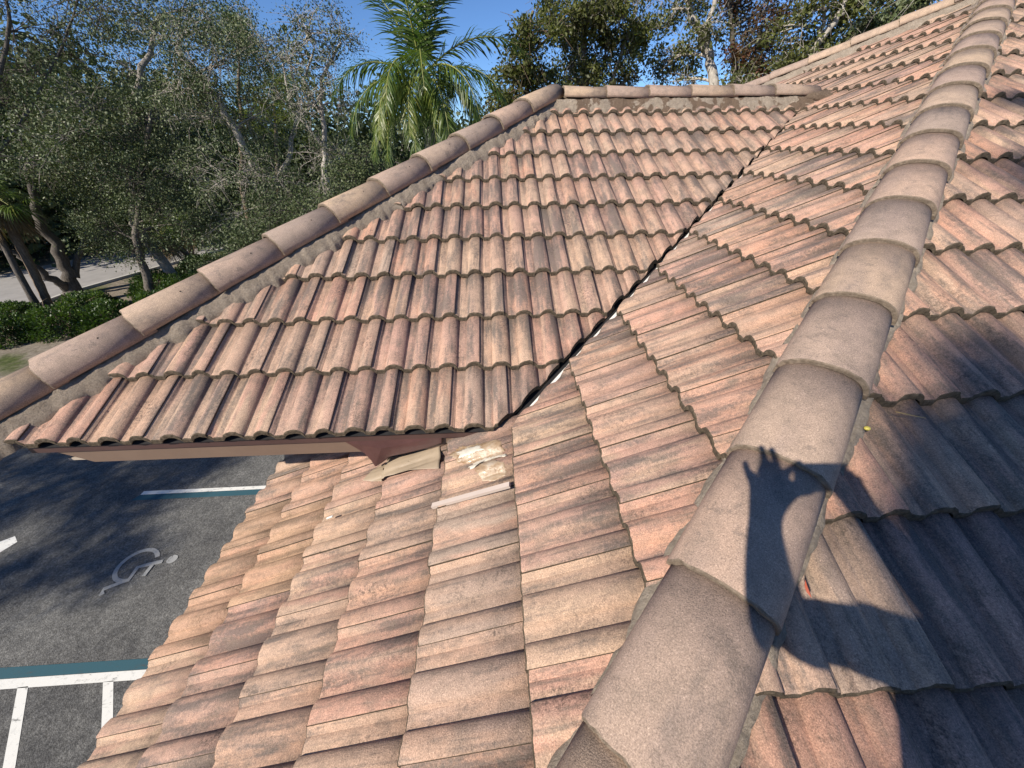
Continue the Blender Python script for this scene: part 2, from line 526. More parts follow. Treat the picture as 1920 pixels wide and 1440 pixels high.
cands = []
def planes_A(c):
    pl = [HIP_A, FAR_A]
    if c.x < ZE/S-0.05:
        if c.y > 2.2: return None
    elif c.y < YR+0.1: pl.append(VAL_A)
    elif c.x < XR1+0.35: pl.append(VAL_E)
    return pl
def planes_B(c): return [HIP_B]
def planes_C(c): return [HIP_C, VAL_C, RID_C]
def lay(sl, i0, i1, k0, k1, uoff, voff, fn, wid=W_TILE):
    for k in range(k0, k1):
        for i in range(i0, i1):
            u = uoff+(i+0.5*(k % 2))*wid+rnd.uniform(-0.0015, 0.0015); v = voff+k*E_TILE+rnd.uniform(-0.004, 0.004)
            M = sl.mat(u, v, -0.012+rnd.uniform(-0.0012, 0.0012))
            M = M @ Matrix.Rotation(rnd.uniform(-0.006, 0.006), 4, 'Z') @ Matrix.Rotation(rnd.uniform(-0.004, 0.004), 4, 'Y') @ Matrix.Diagonal((wid/W_TILE, 1, 1, 1))
            c = M @ Vector((W_TILE/2, E_TILE/2, 0))
            pl = fn(c)
            if pl is None: continue
            me = cut_tile(TILES[rnd.randrange(len(TILES))], M, pl)
            if me is None: continue
            # size in the picture
            q = [to_px(M @ Vector(w)) for w in ((0, 0, 0), (W_TILE, 0, 0), (W_TILE, E_TILE, 0), (0, E_TILE, 0))]
            area = 0.0
            if all(q):
                cx = [min(1920, max(0, a[0])) for a in q]; cy = [min(1440, max(0, a[1])) for a in q]
                area = abs(sum(cx[a]*cy[(a+1) % 4]-cx[(a+1) % 4]*cy[a] for a in range(4)))/2
            if c.y > YR-0.1 and c.x < XR1+0.3 and sl is SLOPE_A: area *= 0.05
            if sl is SLOPE_A and c.x < ZE/S and c.y > YE+0.1: area *= 0.05
            cands.append((area, sl, M, me, k))
W_A = 0.2485
# columns: local X of slope A is -Y, so u = -y
lay(SLOPE_A, -31, 9, 0, 21, -0.264, 0.02, planes_A, W_A)
lay(SLOPE_B, -1, 44, 1, 21, 0.230, 0.8651/SA-6*E_TILE, planes_B, W_A)
lay(SLOPE_C, -12, 20, 0, 11, -0.3435-W_TILE*0.02, 0.0, planes_C)
cands.sort(key=lambda a: -a[0])
joined = {}
for n, (area, sl, M, me, k) in enumerate(cands):
    if n < 298 and area > 60:
        o = bpy.data.objects.new('roof_tile', me)
        o.matrix_basis = M
        COL.objects.link(o); o.parent = sl.deck
        o.matrix_parent_inverse = Matrix.Identity(4)
        if sl is SLOPE_A and k <= 1 and (M.translation.y > 0.98):
            o.material_slots[0].link = 'OBJECT'; o.material_slots[0].material = M_TILE_O
    else:
        joined.setdefault(id(sl), (sl, []))[1].append((M, me))
for sl, lst in joined.values():
    V, Fc, mi, tr = [], [], [], []
    for M, me in lst:
        b = len(V); g = rnd.random()
        # texture space: shift each tile so that its pattern differs
        V += [M @ v.co for v in me.vertices]
        for p in me.polygons:
            Fc.append(tuple(b+x for x in p.vertices)); mi.append(p.material_index); tr.append(g)
    # build in slope coordinates so that the grain runs down the slope
    B = sl.mat(0, 0); Bi = B.inverted()
    me = bpy.data.meshes.new('roof_tiles'); me.from_pydata([tuple(Bi @ v) for v in V], [], Fc)
    me.materials.append(M_TILE_J); me.materials.append(M_BUTT)
    me.polygons.foreach_set('material_index', mi)
    me.polygons.foreach_set('use_smooth', [x == 0 for x in mi])
    at = me.attributes.new('tile_rnd', 'FLOAT', 'FACE'); at.data.foreach_set('value', tr)
    o = bpy.data.objects.new('roof_tiles', me); COL.objects.link(o); o.parent = sl.deck; o.matrix_basis = B
    o.matrix_parent_inverse = Matrix.Identity(4)
    o['kind'] = 'stuff'

# hidden far side of the wing and end hip: plain corrugated slopes so that the building is closed
def back_slope(poly, n):
    mesh_obj('roof_slope', [Vector(p) for p in poly], [tuple(range(len(poly)))], M_TILE_J, BLD)
back_slope([(XD+ZE/S, YE, ZE), (XR0, YR, ZR), (XD+ZE/S, 2*YR-YE, ZE)], 0)
back_slope([(XR0, YR, ZR), (XR1, YR, ZR), (ZE/S, 2*YR-YE, ZE), (XD+ZE/S, 2*YR-YE, ZE)], 0)
back_slope([(XAP, YAP, ZAP), (13, YAP, ZAP), (13, YF, 0), (0, YF, 0)], 0)

# ------------------------------------------------------------------ hip and ridge caps on mortar
def cap_mesh(seed, length=0.44, rw0=0.127, rw1=0.117, ht0=0.094, ht1=0.087, th=0.0155, hole=True):
    r = random.Random(seed); NA = 18
    V, Fc, mi = [], [], []
    ys = [0.0, 0.005, 0.2, length]
    j0 = [r.uniform(-0.003, 0.003) for _ in range(NA+1)]
    def pt(a, y, inner, jj=0):
        t = y/length; rw = rw0+(rw1-rw0)*t-(th if inner else 0); ht = ht0+(ht1-ht0)*t-(th if inner else 0)
        c, s_ = math.cos(a), math.sin(a)
        x = -rw*math.copysign(abs(c)**0.86, c); z = ht*s_**0.80 if s_ > 1e-9 else 0.0
        return (x, y+jj, z-0.017*t)
    for j, y in enumerate(ys):
        for i in range(NA+1):
            a = math.pi*i/NA
            p = pt(a, y, False, j0[i] if j < 2 else 0)
            if j == 0: p = (p[0]*0.985, p[1], p[2]*0.97)
            V.append(p)
    nb = len(V)
    for y in (0.0, length):
        for i in range(NA+1): V.append(pt(math.pi*i/NA, y, True, j0[i] if y == 0 else 0))
    n = NA+1
    for j in range(3):
        for i in range(NA): Fc.append((j*n+i, (j+1)*n+i, (j+1)*n+i+1, j*n+i+1)); mi.append(1 if j == 0 else 0)
    for i in range(NA):
        Fc.append((i, i+1, nb+i+1, nb+i)); mi.append(1)
        Fc.append((nb+i, nb+i+1, nb+n+i+1, nb+n+i)); mi.append(1)
        Fc.append((3*n+i, nb+n+i, nb+n+i+1, 3*n+i+1)); mi.append(1)
    for i in (0, NA):
        Fc.append((i, nb+i, nb+n+i, 3*n+i, 2*n+i, n+i)); mi.append(1)
    # nail hole near the upper left flank
    for a in ((0.70*math.pi,) if hole else ()):
        b = len(V); c0 = Vector(pt(a, 0.27, False)); c1 = Vector(pt(a+0.05, 0.27, False)); d = (c1-c0).normalized(); nn = Vector((0, 1, 0)).cross(d).normalized()
        if nn.z < 0: nn = -nn
        for k in range(8):
            t = 2*math.pi*k/8; V.append(tuple(c0+nn*0.0012+(d*math.cos(t)+Vector((0, 1, 0))*math.sin(t))*0.0042))
        Fc.append(tuple(range(b, b+8))); mi.append(2)
    me = bpy.data.meshes.new('cap_tile'); me.from_pydata(V, [], Fc)
    for a in (M_CAP, M_CAPEND, M_HOLE): me.materials.append(a)
    me.polygons.foreach_set('material_index', mi)
    me.polygons.foreach_set('use_smooth', [k == 0 for k in mi])
    bm = bmesh.new(); bm.from_mesh(me); bmesh.ops.recalc_face_normals(bm, faces=bm.faces); bm.to_mesh(me); bm.free()
    return me
CAPS = [cap_mesh(40+i) for i in range(5)]
CAPS_N = [cap_mesh(80+i, hole=False) for i in range(6)]
CAPS_L = [cap_mesh(60+i, 0.47, 0.138, 0.122, 0.112, 0.100) for i in range(4)]

def hnoise(t, seed):
    v = 0.0
    for k, (fq, am) in enumerate(((3.1, 1), (7.7, 0.6), (17.3, 0.45), (41.0, 0.35))):
        v += am*math.sin(fq*t+seed*(1.7+k)+1.3*math.sin(fq*0.37*t+seed))
    return v/2.25

def bed(line0, line1, left_w, right_w, left_drop, right_drop, mat, seed, top=0.02, step=0.016, ragged=0.022, label=None, lumps=0.008, capz=0.030):
    """mortar bed under a run of caps: cross-section from the left foot over the hip to the right foot"""
    p, q = Vector(line0), Vector(line1); d = q-p; L = d.length; dn = d.normalized()
    side = dn.cross(Vector((0, 0, 1))).normalized()     # to the right of the run
    n = max(2, int(L/step)); V, Fc = [], []
    frac = [-1.0, -0.95, -0.86, -0.74, -0.64, -0.3, 0.0, 0.3, 0.64, 0.74, 0.86, 0.95, 1.0]; m_ = len(frac)
    for i in range(n+1):
        t = L*i/n; c = p+dn*t
        lw = left_w+ragged*hnoise(t*1.9, seed); rw = right_w+ragged*hnoise(t*1.9, seed+5)
        for f in frac:
            w = f*(rw if f > 0 else lw); ed = abs(f)
            foot = 0.024-(right_drop if f > 0 else left_drop)*abs(w)
            if ed == 1.0: h = foot-0.050
            elif ed <= 0.64: h = capz
            else:
                g = (ed-0.64)/0.31; h = capz+(foot-capz)*min(1.0, g)**0.85
            h += lumps*hnoise(t*6.3+f*9, seed+2)*(0.4 if ed == 1.0 or ed <= 0.3 else 1)
            V.append(tuple(c+side*w+Vector((0, 0, 1))*h))
    for i in range(n):
        for k in range(m_-1):
            a = i*m_+k; Fc.append((a, a+1, a+m_+1, a+m_))
    o = mesh_obj('mortar_bed', V, Fc, mat, BLD, smooth=True)
    if label: o['label'] = label
    return o
DIAG = S/math.sqrt(2)     # fall of a slope across its hip, per metre sideways
def cap_run(parent, p0, direc, count, spacing, meshes, seed, zoff=0.008, tilt=0.0):
    r = random.Random(seed)
    d = Vector(direc).normalized(); x = d.cross(Vector((0, 0, 1))).normalized(); z = x.cross(d)
    for k in range(count):
        p = Vector(p0)+d*(spacing*k)
        M = Matrix((x, d, z)).transposed().to_4x4(); M.translation = p+z*(zoff+r.uniform(-0.002, 0.002))
        M = M @ Matrix.Rotation(r.uniform(-0.012, 0.012), 4, 'Z') @ Matrix.Rotation(r.uniform(-0.02, 0.02), 4, 'Y') @ Matrix.Rotation(0.012+tilt, 4, 'X')
        o = bpy.data.objects.new('cap_tile', meshes[r.randrange(len(meshes))])
        o.matrix_basis = M; COL.objects.link(o); o.parent = parent; o.matrix_parent_inverse = Matrix.Identity(4)
HD = Vector((1, 1, S)); HL = HD.length
near_bed = bed((0.6, 0.6+H1, S*0.6), (XAP, YAP, ZAP), 0.143, 0.147, DIAG, DIAG, M_MORTAR_N, 1, top=0.0, step=0.009, ragged=0.014, lumps=0.009, capz=0.004, label='narrow grey mortar along the near hip')
x0 = 2.055-0.020-0.2593*5
cap_run(near_bed, (x0, x0+H1, S*x0), HD, 22, 0.2593*HL, CAPS_N, 3, 0.006)
wing_bed = bed((XD+ZE/S+0.02, YE+0.02, ZE+0.01), (XR0, YR, ZR), 0.12, 0.190, DIAG, DIAG, M_MORTAR, 2, ragged=0.026,  label='wide rough mortar along the hip of the wing')
cap_run(wing_bed, (XD+ZE/S+0.03, YE+0.03, ZE+0.03*S), HD, 11, 0.275*HL, CAPS_L, 4, 0.040)
ridge_bed = bed((XR0-0.05, YR, ZR), (XR1+0.12, YR, ZR), 0.16, 0.19, S, S, M_MORTAR_P, 6, ragged=0.022,  label='mortar with dark fresh patches under the ridge of the wing')
cap_run(ridge_bed, (2.20, YR, ZR), (1, 0, 0), 6, 0.392, CAPS, 8, 0.045)
xf = 3.4
far_bed = bed((xf, YF-xf, S*xf), (XAP, YAP, ZAP), 0.16, 0.20, DIAG, DIAG, M_MORTAR, 9, ragged=0.02, label='mortar along the far hip')
FD = Vector((1, -1, S))
cap_run(far_bed, (xf, YF-xf, S*xf), FD, 12, 0.2593*HL, CAPS, 12, 0.040)
main_bed = bed((XAP, YAP, ZAP), (13.0, YAP, ZAP), 0.16, 0.16, S, S, M_MORTAR, 10, label='mortar along the main ridge')
cap_run(main_bed, (XAP+0.1, YAP, ZAP), (1, 0, 0), 16, 0.39, CAPS, 13, 0.045)
# lump of mortar closing the end of the wing hip
def blob(name, c, rad, mat, parent, seed, sub=3, noise=0.25, flat=None):
    bm = bmesh.new(); bmesh.ops.create_icosphere(bm, subdivisions=sub, radius=1.0)
    for v in bm.verts:
        q = v.co.copy()
        k = 1+noise*(hnoise(q.x*1.3+q.z*2.1, seed)+hnoise(q.y*1.7-q.z, seed+3))/2
        v.co = Vector((q.x*rad[0]*k, q.y*rad[1]*k, q.z*rad[2]*k))
        v.co = (flat @ v.co if flat else v.co)+Vector(c)
    return bm_obj(name, bm, mat, parent, True)
blob('mortar_end', (XD+ZE/S+0.02, YE+0.03, ZE+0.005), (0.13, 0.12, 0.075), M_MORTAR, wing_bed, 4)
blob('mortar_end', (XR1+0.06, YR-0.05, ZR+0.02), (0.20, 0.13, 0.06), mortar_material('fresh_mortar', (0.21, 0.155, 0.115), (0.15, 0.11, 0.08)), ridge_bed, 7)
blob('mortar_end', (XR0-0.02, YR-0.02, ZR+0.035), (0.13, 0.12, 0.075), M_MORTAR, ridge_bed, 9)

# ------------------------------------------------------------------ valley, eaves, flashings, walls
def A_pt(x, y, h=0.0): return Vector((x, y, S*x))+SLOPE_A.Z*h
V, Fc = [], []
n = 24
for i in range(n+1):
    x = 1.60+(XR1-1.60)*i/n; c = Vector((x, x+YC, S*x-0.028))
    nA = Vector((1, -1, 0)).normalized()
    V += [tuple(c+nA*0.11+Vector((0, 0, S*0.11/math.sqrt(2)))), tuple(c+nA*0.02+Vector((0, 0, 0.006))), tuple(c+Vector((0, 0, 0.009))), tuple(c-nA*0.02+Vector((0, 0, 0.006))), tuple(c-nA*0.11+Vector((0, 0, S*0.11/math.sqrt(2))))]
for i in range(n):
    for k in range(4): Fc.append((i*5+k, i*5+k+1, i*5+k+6, i*5+k+5))
mesh_obj('valley_flashing', V, Fc, M_WHITEMETAL, BLD)['label'] = 'white metal valley flashing showing in the gap'

def box(name, lo, hi, mat, parent=BLD, bevel=0.0):
    bm = bmesh.new(); bmesh.ops.create_cube(bm, size=1.0)
    for v in bm.verts:
        v.co = Vector([lo[i]+(v.co[i]+0.5)*(hi[i]-lo[i]) for i in range(3)])
    if bevel: bmesh.ops.bevel(bm, geom=bm.edges[:], offset=bevel, segments=2, affect='EDGES')
    return bm_obj(name, bm, mat, parent)
# wing fascia with a mitred outer end
V, Fc = [], []
yF0, yF1 = YE+0.045, YE+0.075
pr = [(-0.62, ZE-0.055), (1.36, ZE-0.055), (1.20, ZE-0.150), (-0.44, ZE-0.150)]
V += [(x, yF0, z) for x, z in pr]+[(x, yF1, z) for x, z in pr]
Fc += [(3, 2, 1, 0), (4, 5, 6, 7)]+[(i, (i+1) % 4, 4+(i+1) % 4, 4+i) for i in range(4)]
mesh_obj('fascia', V, Fc, M_FASCIA, BLD)['label'] = 'tan painted fascia under the wing eave'
box('drip_edge', (-0.66, YE+0.028, ZE-0.066), (1.52, YE+0.043, ZE-0.036), M_DRIP)
# maroon painted metal where fascia meets the lower slope
mar = [(648, 827), (668, 838), (684, 848), (697, 862), (704, 873), (713, 866), (727, 855), (760, 848), (800, 838), (828, 829), (828, 817), (700, 823)]
V = []
for i, (px, py) in enumerate(mar):
    a = on_plane(px, py, (0, 1, 0), YE+0.035); b = on_plane(px, py, SLOPE_A.Z, 0.036)
    V.append(b if i in (3, 4, 5, 6, 7, 8) and b.y < a.y else a)
c = sum(V, Vector())/len(V)
bm = bmesh.new()
vs = [bm.verts.new(v) for v in V]; cv = bm.verts.new(on_plane(715, 840, (0, 1, 0), YE+0.026))
for i in range(len(vs)): bm.faces.new((vs[i], vs[(i+1) % len(vs)], cv))
bmesh.ops.recalc_face_normals(bm, faces=bm.faces)
bmesh.ops.solidify(bm, geom=bm.faces[:], thickness=0.006)
bm_obj('flashing', bm, M_MAROON, BLD)['label'] = 'maroon painted flashing at the end of the fascia'
# bead of maroon sealant
V, Fc = [], []
bead = [on_plane(px, py, SLOPE_A.Z, 0.045) for px, py in ((704, 872), (714, 865), (730, 854), (760, 848), (800, 838), (828, 829))]
tube(V, Fc, bead, [0.008, 0.010, 0.009, 0.007, 0.008, 0.006], 8)
mesh_obj('sealant_bead', V, Fc, M_MAROON, BLD, True)['label'] = 'glossy maroon sealant bead over the tan sheet'

def surf_A(x, y):
    """height of the tile tops above the slope plane at plan position x, y"""
    v = x/CA-0.02; u = -y+0.264-0.5*W_A*(int(v//E_TILE) % 2)
    xl = (u % W_A)*W_TILE/W_A; yl = v % E_TILE
    return rib(xl/(W_TILE/2)+SEAM)+(TH+0.004)*(1-yl/E_TILE)-0.012
def drape(name, poly, mat, label, off=0.003, follow=1.0, crown=0.0, ragged=0.0, seed=1, nr=14, na=72, lift=0.025):
    """thin sheet following the tiles inside an outline seen at poly (photo pixels, on the slope)"""
    Q = [on_plane(px, py, SLOPE_A.Z, lift) for px, py in poly]
    c = sum(Q, Vector())/len(Q)
    # resample the outline evenly
    seg = [(Q[i], Q[(i+1) % len(Q)]) for i in range(len(Q))]; tot = sum((b-a).length for a, b in seg)
    out = []
    for k in range(na):
        d = tot*k/na
        for a, b in seg:
            l = (b-a).length
            if d <= l: out.append(a.lerp(b, d/l)); break
            d -= l
    V, Fc = [], []
    for j in range(nr+1):
        f = j/nr
        for k, o in enumerate(out):
            ff = f*(1+ragged*hnoise(k*0.55, seed))
            p = c.lerp(o, ff)
            if follow >= 1.0: h = surf_A(p.x, p.y)
            else:
                hs = [surf_A(p.x+dx, p.y+dy) for dx in (-0.02, 0, 0.02) for dy in (-0.06, -0.03, 0, 0.03, 0.06)]
                h = follow*surf_A(p.x, p.y)+(1-follow)*max(hs)
            V.append(tuple(A_pt(p.x, p.y, h+off+crown*(1-f**3)-(0.006 if j == nr and crown else 0))))
    for j in range(nr):
        for k in range(na):
            a = j*na+k; b = j*na+(k+1) % na; Fc.append((a, b, b+na, a+na))
    o = mesh_obj(name, V, Fc, mat, BLD, True); o['label'] = label
    sm = o.modifiers.new('thickness', 'SOLIDIFY'); sm.thickness = 0.0015; sm.offset = -1
    return o
drape('flashing', [(718, 895), (770, 879), (826, 873), (828, 830), (770, 845), (727, 857)], M_TANMETAL, 'bent tan metal sheet laid over the tiles', 0.003, 0.30, lift=0.032)
drape('flashing', [(683, 898), (719, 895), (727, 858), (706, 872)], M_TANMETAL, 'small tan metal sheet beside the bent one', 0.002, 0.35, lift=0.032)
# repaired corner: amber and white sealant smears
drape('sealant_patch', [(838, 850), (862, 832), (900, 822), (940, 818), (948, 845), (925, 858), (890, 862), (860, 864)], M_GLUE, 'glossy brownish sealant smeared below the valley end', 0.001, 1.0, 0.004, 0.12, 3)
drape('sealant_patch', [(893, 880), (905, 866), (930, 858), (950, 862), (948, 880), (925, 893), (903, 894)], M_GLUE, 'round amber puddle of sealant', 0.001, 1.0, 0.005, 0.08, 5)
drape('sealant_patch', [(862, 850), (880, 838), (905, 834), (915, 840), (890, 850), (868, 860)], M_GLUEW, 'white sealant streak below the valley end', 0.004, 1.0, 0.003, 0.25, 7, 8)
drape('sealant_patch', [(884, 862), (915, 848), (950, 840), (952, 850), (925, 856), (898, 866), (892, 880), (884, 876)], M_GLUEW, 'white sealant smear around the amber puddle', 0.004, 1.0, 0.003, 0.25, 9, 8)
# pale strip filling an open tile joint
V = []
q0 = on_plane(811, 949, SLOPE_A.Z, 0.036); q1 = on_plane(956, 909, SLOPE_A.Z, 0.036); ax = (q1-q0).normalized(); sx = ax.cross(SLOPE_A.Z)
bm = bmesh.new(); bmesh.ops.create_cube(bm, size=1.0)
mt = Matrix((ax, sx, SLOPE_A.Z)).transposed().to_4x4(); mt.translation = (q0+q1)/2
for v in bm.verts: v.co = mt @ Vector((v.co.x*(q1-q0).length, v.co.y*0.021, v.co.z*0.014))
bm_obj('metal_strip', bm, M_PINKSTRIP, BLD)['label'] = 'pale metal strip exposed along one tile joint'

# building body below the roof
def wall(name, poly, lo, hi, mat):
    V, Fc = [], []; prism(V, Fc, poly, lo, hi); return mesh_obj(name, V, Fc, mat, BLD)
wall('wall', [(0.75, H1+0.75), (12.5, H1+0.75), (12.5, YF-0.75), (0.75, YF-0.75)], GZ, -0.18, M_STUCCO)
wall('wall', [(0.76, YE+0.6), (2.6, YE+0.6), (2.6, 2*YR-YE-0.5), (0.76, 2*YR-YE-0.5)], -0.17, ZE-0.17, M_STUCCO)
box('soffit', (-0.60, YE+0.08, ZE-0.165), (1.1, 2*YR-YE-0.08, ZE-0.150), M_SOFFIT)
box('soffit', (0.06, H1+0.06, -0.175), (12.9, YF-0.05, -0.16), M_SOFFIT)
box('fascia', (0.03, H1+0.03, -0.20), (0.055, YF, -0.03), M_FASCIA)
box('fascia', (0.06, H1+0.03, -0.20), (12.9, H1+0.055, -0.03), M_FASCIA)
for px, py in ((0.3, YE+0.65), (0.3, 2*YR-YE-0.65)):
    pass

# ------------------------------------------------------------------ ground, parking lot, road
def struct(o): o['kind'] = 'structure'; return o
struct(sheet('ground', [(-900, -900), (900, -900), (900, 900), (-900, 900)], GZ-0.03, M_GROUND))
struct(sheet('parking_lot', [(-15.2, -40), (0.7, -40), (0.7, 60), (-14.0, 60), (-14.0, 26), (-15.2, 12)], GZ-0.004, M_ASPHALT))
struct(sheet('road', [(-31.5, -30), (-22.6, -30), (-22.6, 22), (-19.5, 33), (-13, 60), (-22, 60), (-28.5, 33), (-31.5, 24)], GZ-0.010, M_ROAD))
def kerb_run(pts, w=0.16, h=0.13, mat=M_KERB):
    V, Fc = [], []
    for (a, b) in zip(pts[:-1], pts[1:]):
        a, b = Vector(a), Vector(b); d = (b-a).normalized(); nrm = Vector((-d.y, d.x))*w
        prism(V, Fc, [a, b, b+nrm, a+nrm], GZ-0.03, GZ+h)
    return struct(mesh_obj('kerb', V, Fc, mat))
kerb_run([(-15.2, -40), (-15.2, 12), (-14.0, 26), (-14.0, 60)])
kerb_run([(-22.6, -30), (-22.6, 22), (-19.5, 33), (-13, 60)], 0.18, 0.12, simple('road_edge', (0.48, 0.46, 0.42), 0.9, 0.2, 0.1))
def mark(name, pts, mat, z): return struct(sheet(name, pts, GZ+z, mat))
mark('white_line', [(-7.20, 6.53), (0.5, 6.60), (0.5, 6.70), (-7.20, 6.64)], M_WHITE, 0.0)
mark('blue_line', [(-7.30, 6.36), (0.5, 6.43), (0.5, 6.595), (-7.20, 6.525)], M_BLUE, 0.0)
mark('white_line', [(-8.2, 2.64), (0.5, 2.76), (0.5, 2.89), (-8.2, 2.78)], M_WHITE, 0.0)
mark('blue_line', [(-8.2, 2.785), (0.5, 2.895), (0.5, 3.04), (-8.2, 2.95)], M_BLUE, 0.0)
for k in range(-1, 5):
    x = -4.70-1.28*k
    mark('hatch_line', [(x, 2.70-0.012*k), (x+0.95, 1.52), (x+0.80, 1.50), (x-0.15, 2.69-0.012*k)], M_WHITE, 0.0)
mark('white_line', [(-8.2, 1.35), (0.5, 1.47), (0.5, 1.60), (-8.2, 1.48)], M_WHITE, 0.0)
mark('white_line', [(-9.3, 4.3), (-8.85, 5.35), (-9.05, 5.50), (-9.9, 4.9)], M_WHITE, 0.0)
# wheelchair symbol, upright towards the building
sym = bpy.data.objects.new('accessible_symbol', None); sym.location = (-5.75, 4.70, GZ+0.004); COL.objects.link(sym)
sym.rotation_euler.z = math.radians(-82)
sym['kind'] = 'structure'
def sympart(name, V, Fc):
    me = bpy.data.meshes.new(name); me.from_pydata(V, [], Fc); me.materials.append(M_FADED)
    o = bpy.data.objects.new(name, me); COL.objects.link(o); o.parent = sym
def ring_pts(cx, cy, r0, r1, a0, a1, n=28):
    V, Fc = [], []
    for i in range(n+1):
        a = math.radians(a0+(a1-a0)*i/n)
        V += [(cx+r0*math.cos(a), cy+r0*math.sin(a), 0), (cx+r1*math.cos(a), cy+r1*math.sin(a), 0)]
    for i in range(n): Fc.append((2*i, 2*i+1, 2*i+3, 2*i+2))
    return V, Fc
def strip2(pts, w, z=0.0):
    V, Fc = [], []
    P = [Vector((p[0], p[1], z)) for p in pts]
    for i, p in enumerate(P):
        d = (P[min(i+1, len(P)-1)]-P[max(i-1, 0)]).normalized(); nn = Vector((-d.y, d.x, 0))*(w/2)
        V += [tuple(p-nn), tuple(p+nn)]
    for i in range(len(P)-1): Fc.append((2*i, 2*i+1, 2*i+3, 2*i+2))
    return V, Fc
sympart('wheel_ring', *ring_pts(0.0, -0.12, 0.29, 0.37, 110, 372))
sympart('figure_body', *strip2([(0.02, 0.36), (0.04, 0.12), (0.07, -0.06), (0.32, -0.07), (0.44, -0.42), (0.56, -0.38)], 0.085, 0.004))
sympart('figure_arm', *strip2([(0.06, 0.20), (0.30, 0.17)], 0.07, 0.008))
V, Fc = ring_pts(0.0, 0.52, 0.0, 0.095, 0, 360, 20); sympart('figure_head', V, Fc)

# ------------------------------------------------------------------ plants
def leaf_mesh(name, P, size, mat, rs, aspect=0.5, droop=0.0, tint=None, dirs=None, parent=None):
    """P: (n,3) leaf positions; each leaf a folded diamond of two triangles"""
    n = len(P)
    d = rs.normal(size=(n, 3)) if dirs is None else dirs+rs.normal(size=(n, 3))*0.55
    d[:, 2] -= droop
    d /= np.linalg.norm(d, axis=1)[:, None]+1e-9
    a = np.cross(d, rs.normal(size=(n, 3))); a /= np.linalg.norm(a, axis=1)[:, None]+1e-9
    L = size*rs.uniform(0.6, 1.35, n)[:, None]; Wd = L*aspect*0.5
    nn = np.cross(d, a)
    v = np.empty((n, 4, 3))
    v[:, 0] = P; v[:, 1] = P+d*L*0.45+a*Wd+nn*Wd*0.25; v[:, 2] = P+d*L; v[:, 3] = P+d*L*0.45-a*Wd+nn*Wd*0.25
    me = bpy.data.meshes.new(name)
    me.vertices.add(4*n); me.vertices.foreach_set('co', v.reshape(-1).astype(np.float32))
    me.loops.add(4*n); me.loops.foreach_set('vertex_index', np.arange(4*n, dtype=np.int32))
    me.polygons.add(n); me.polygons.foreach_set('loop_start', np.arange(0, 4*n, 4, dtype=np.int32))
    me.materials.append(mat)
    t = rs.random(n) if tint is None else np.clip(tint+rs.normal(size=n)*0.16, 0, 1)
    at = me.attributes.new('tint', 'FLOAT', 'FACE'); at.data.foreach_set('value', t.astype(np.float32))
    me.update(calc_edges=True); me.validate()
    return link(bpy.data.objects.new(name, me), parent)

def bez(a, b, c, n):
    return [a*(1-t)**2+b*2*t*(1-t)+c*t*t for t in [i/(n-1) for i in range(n)]]

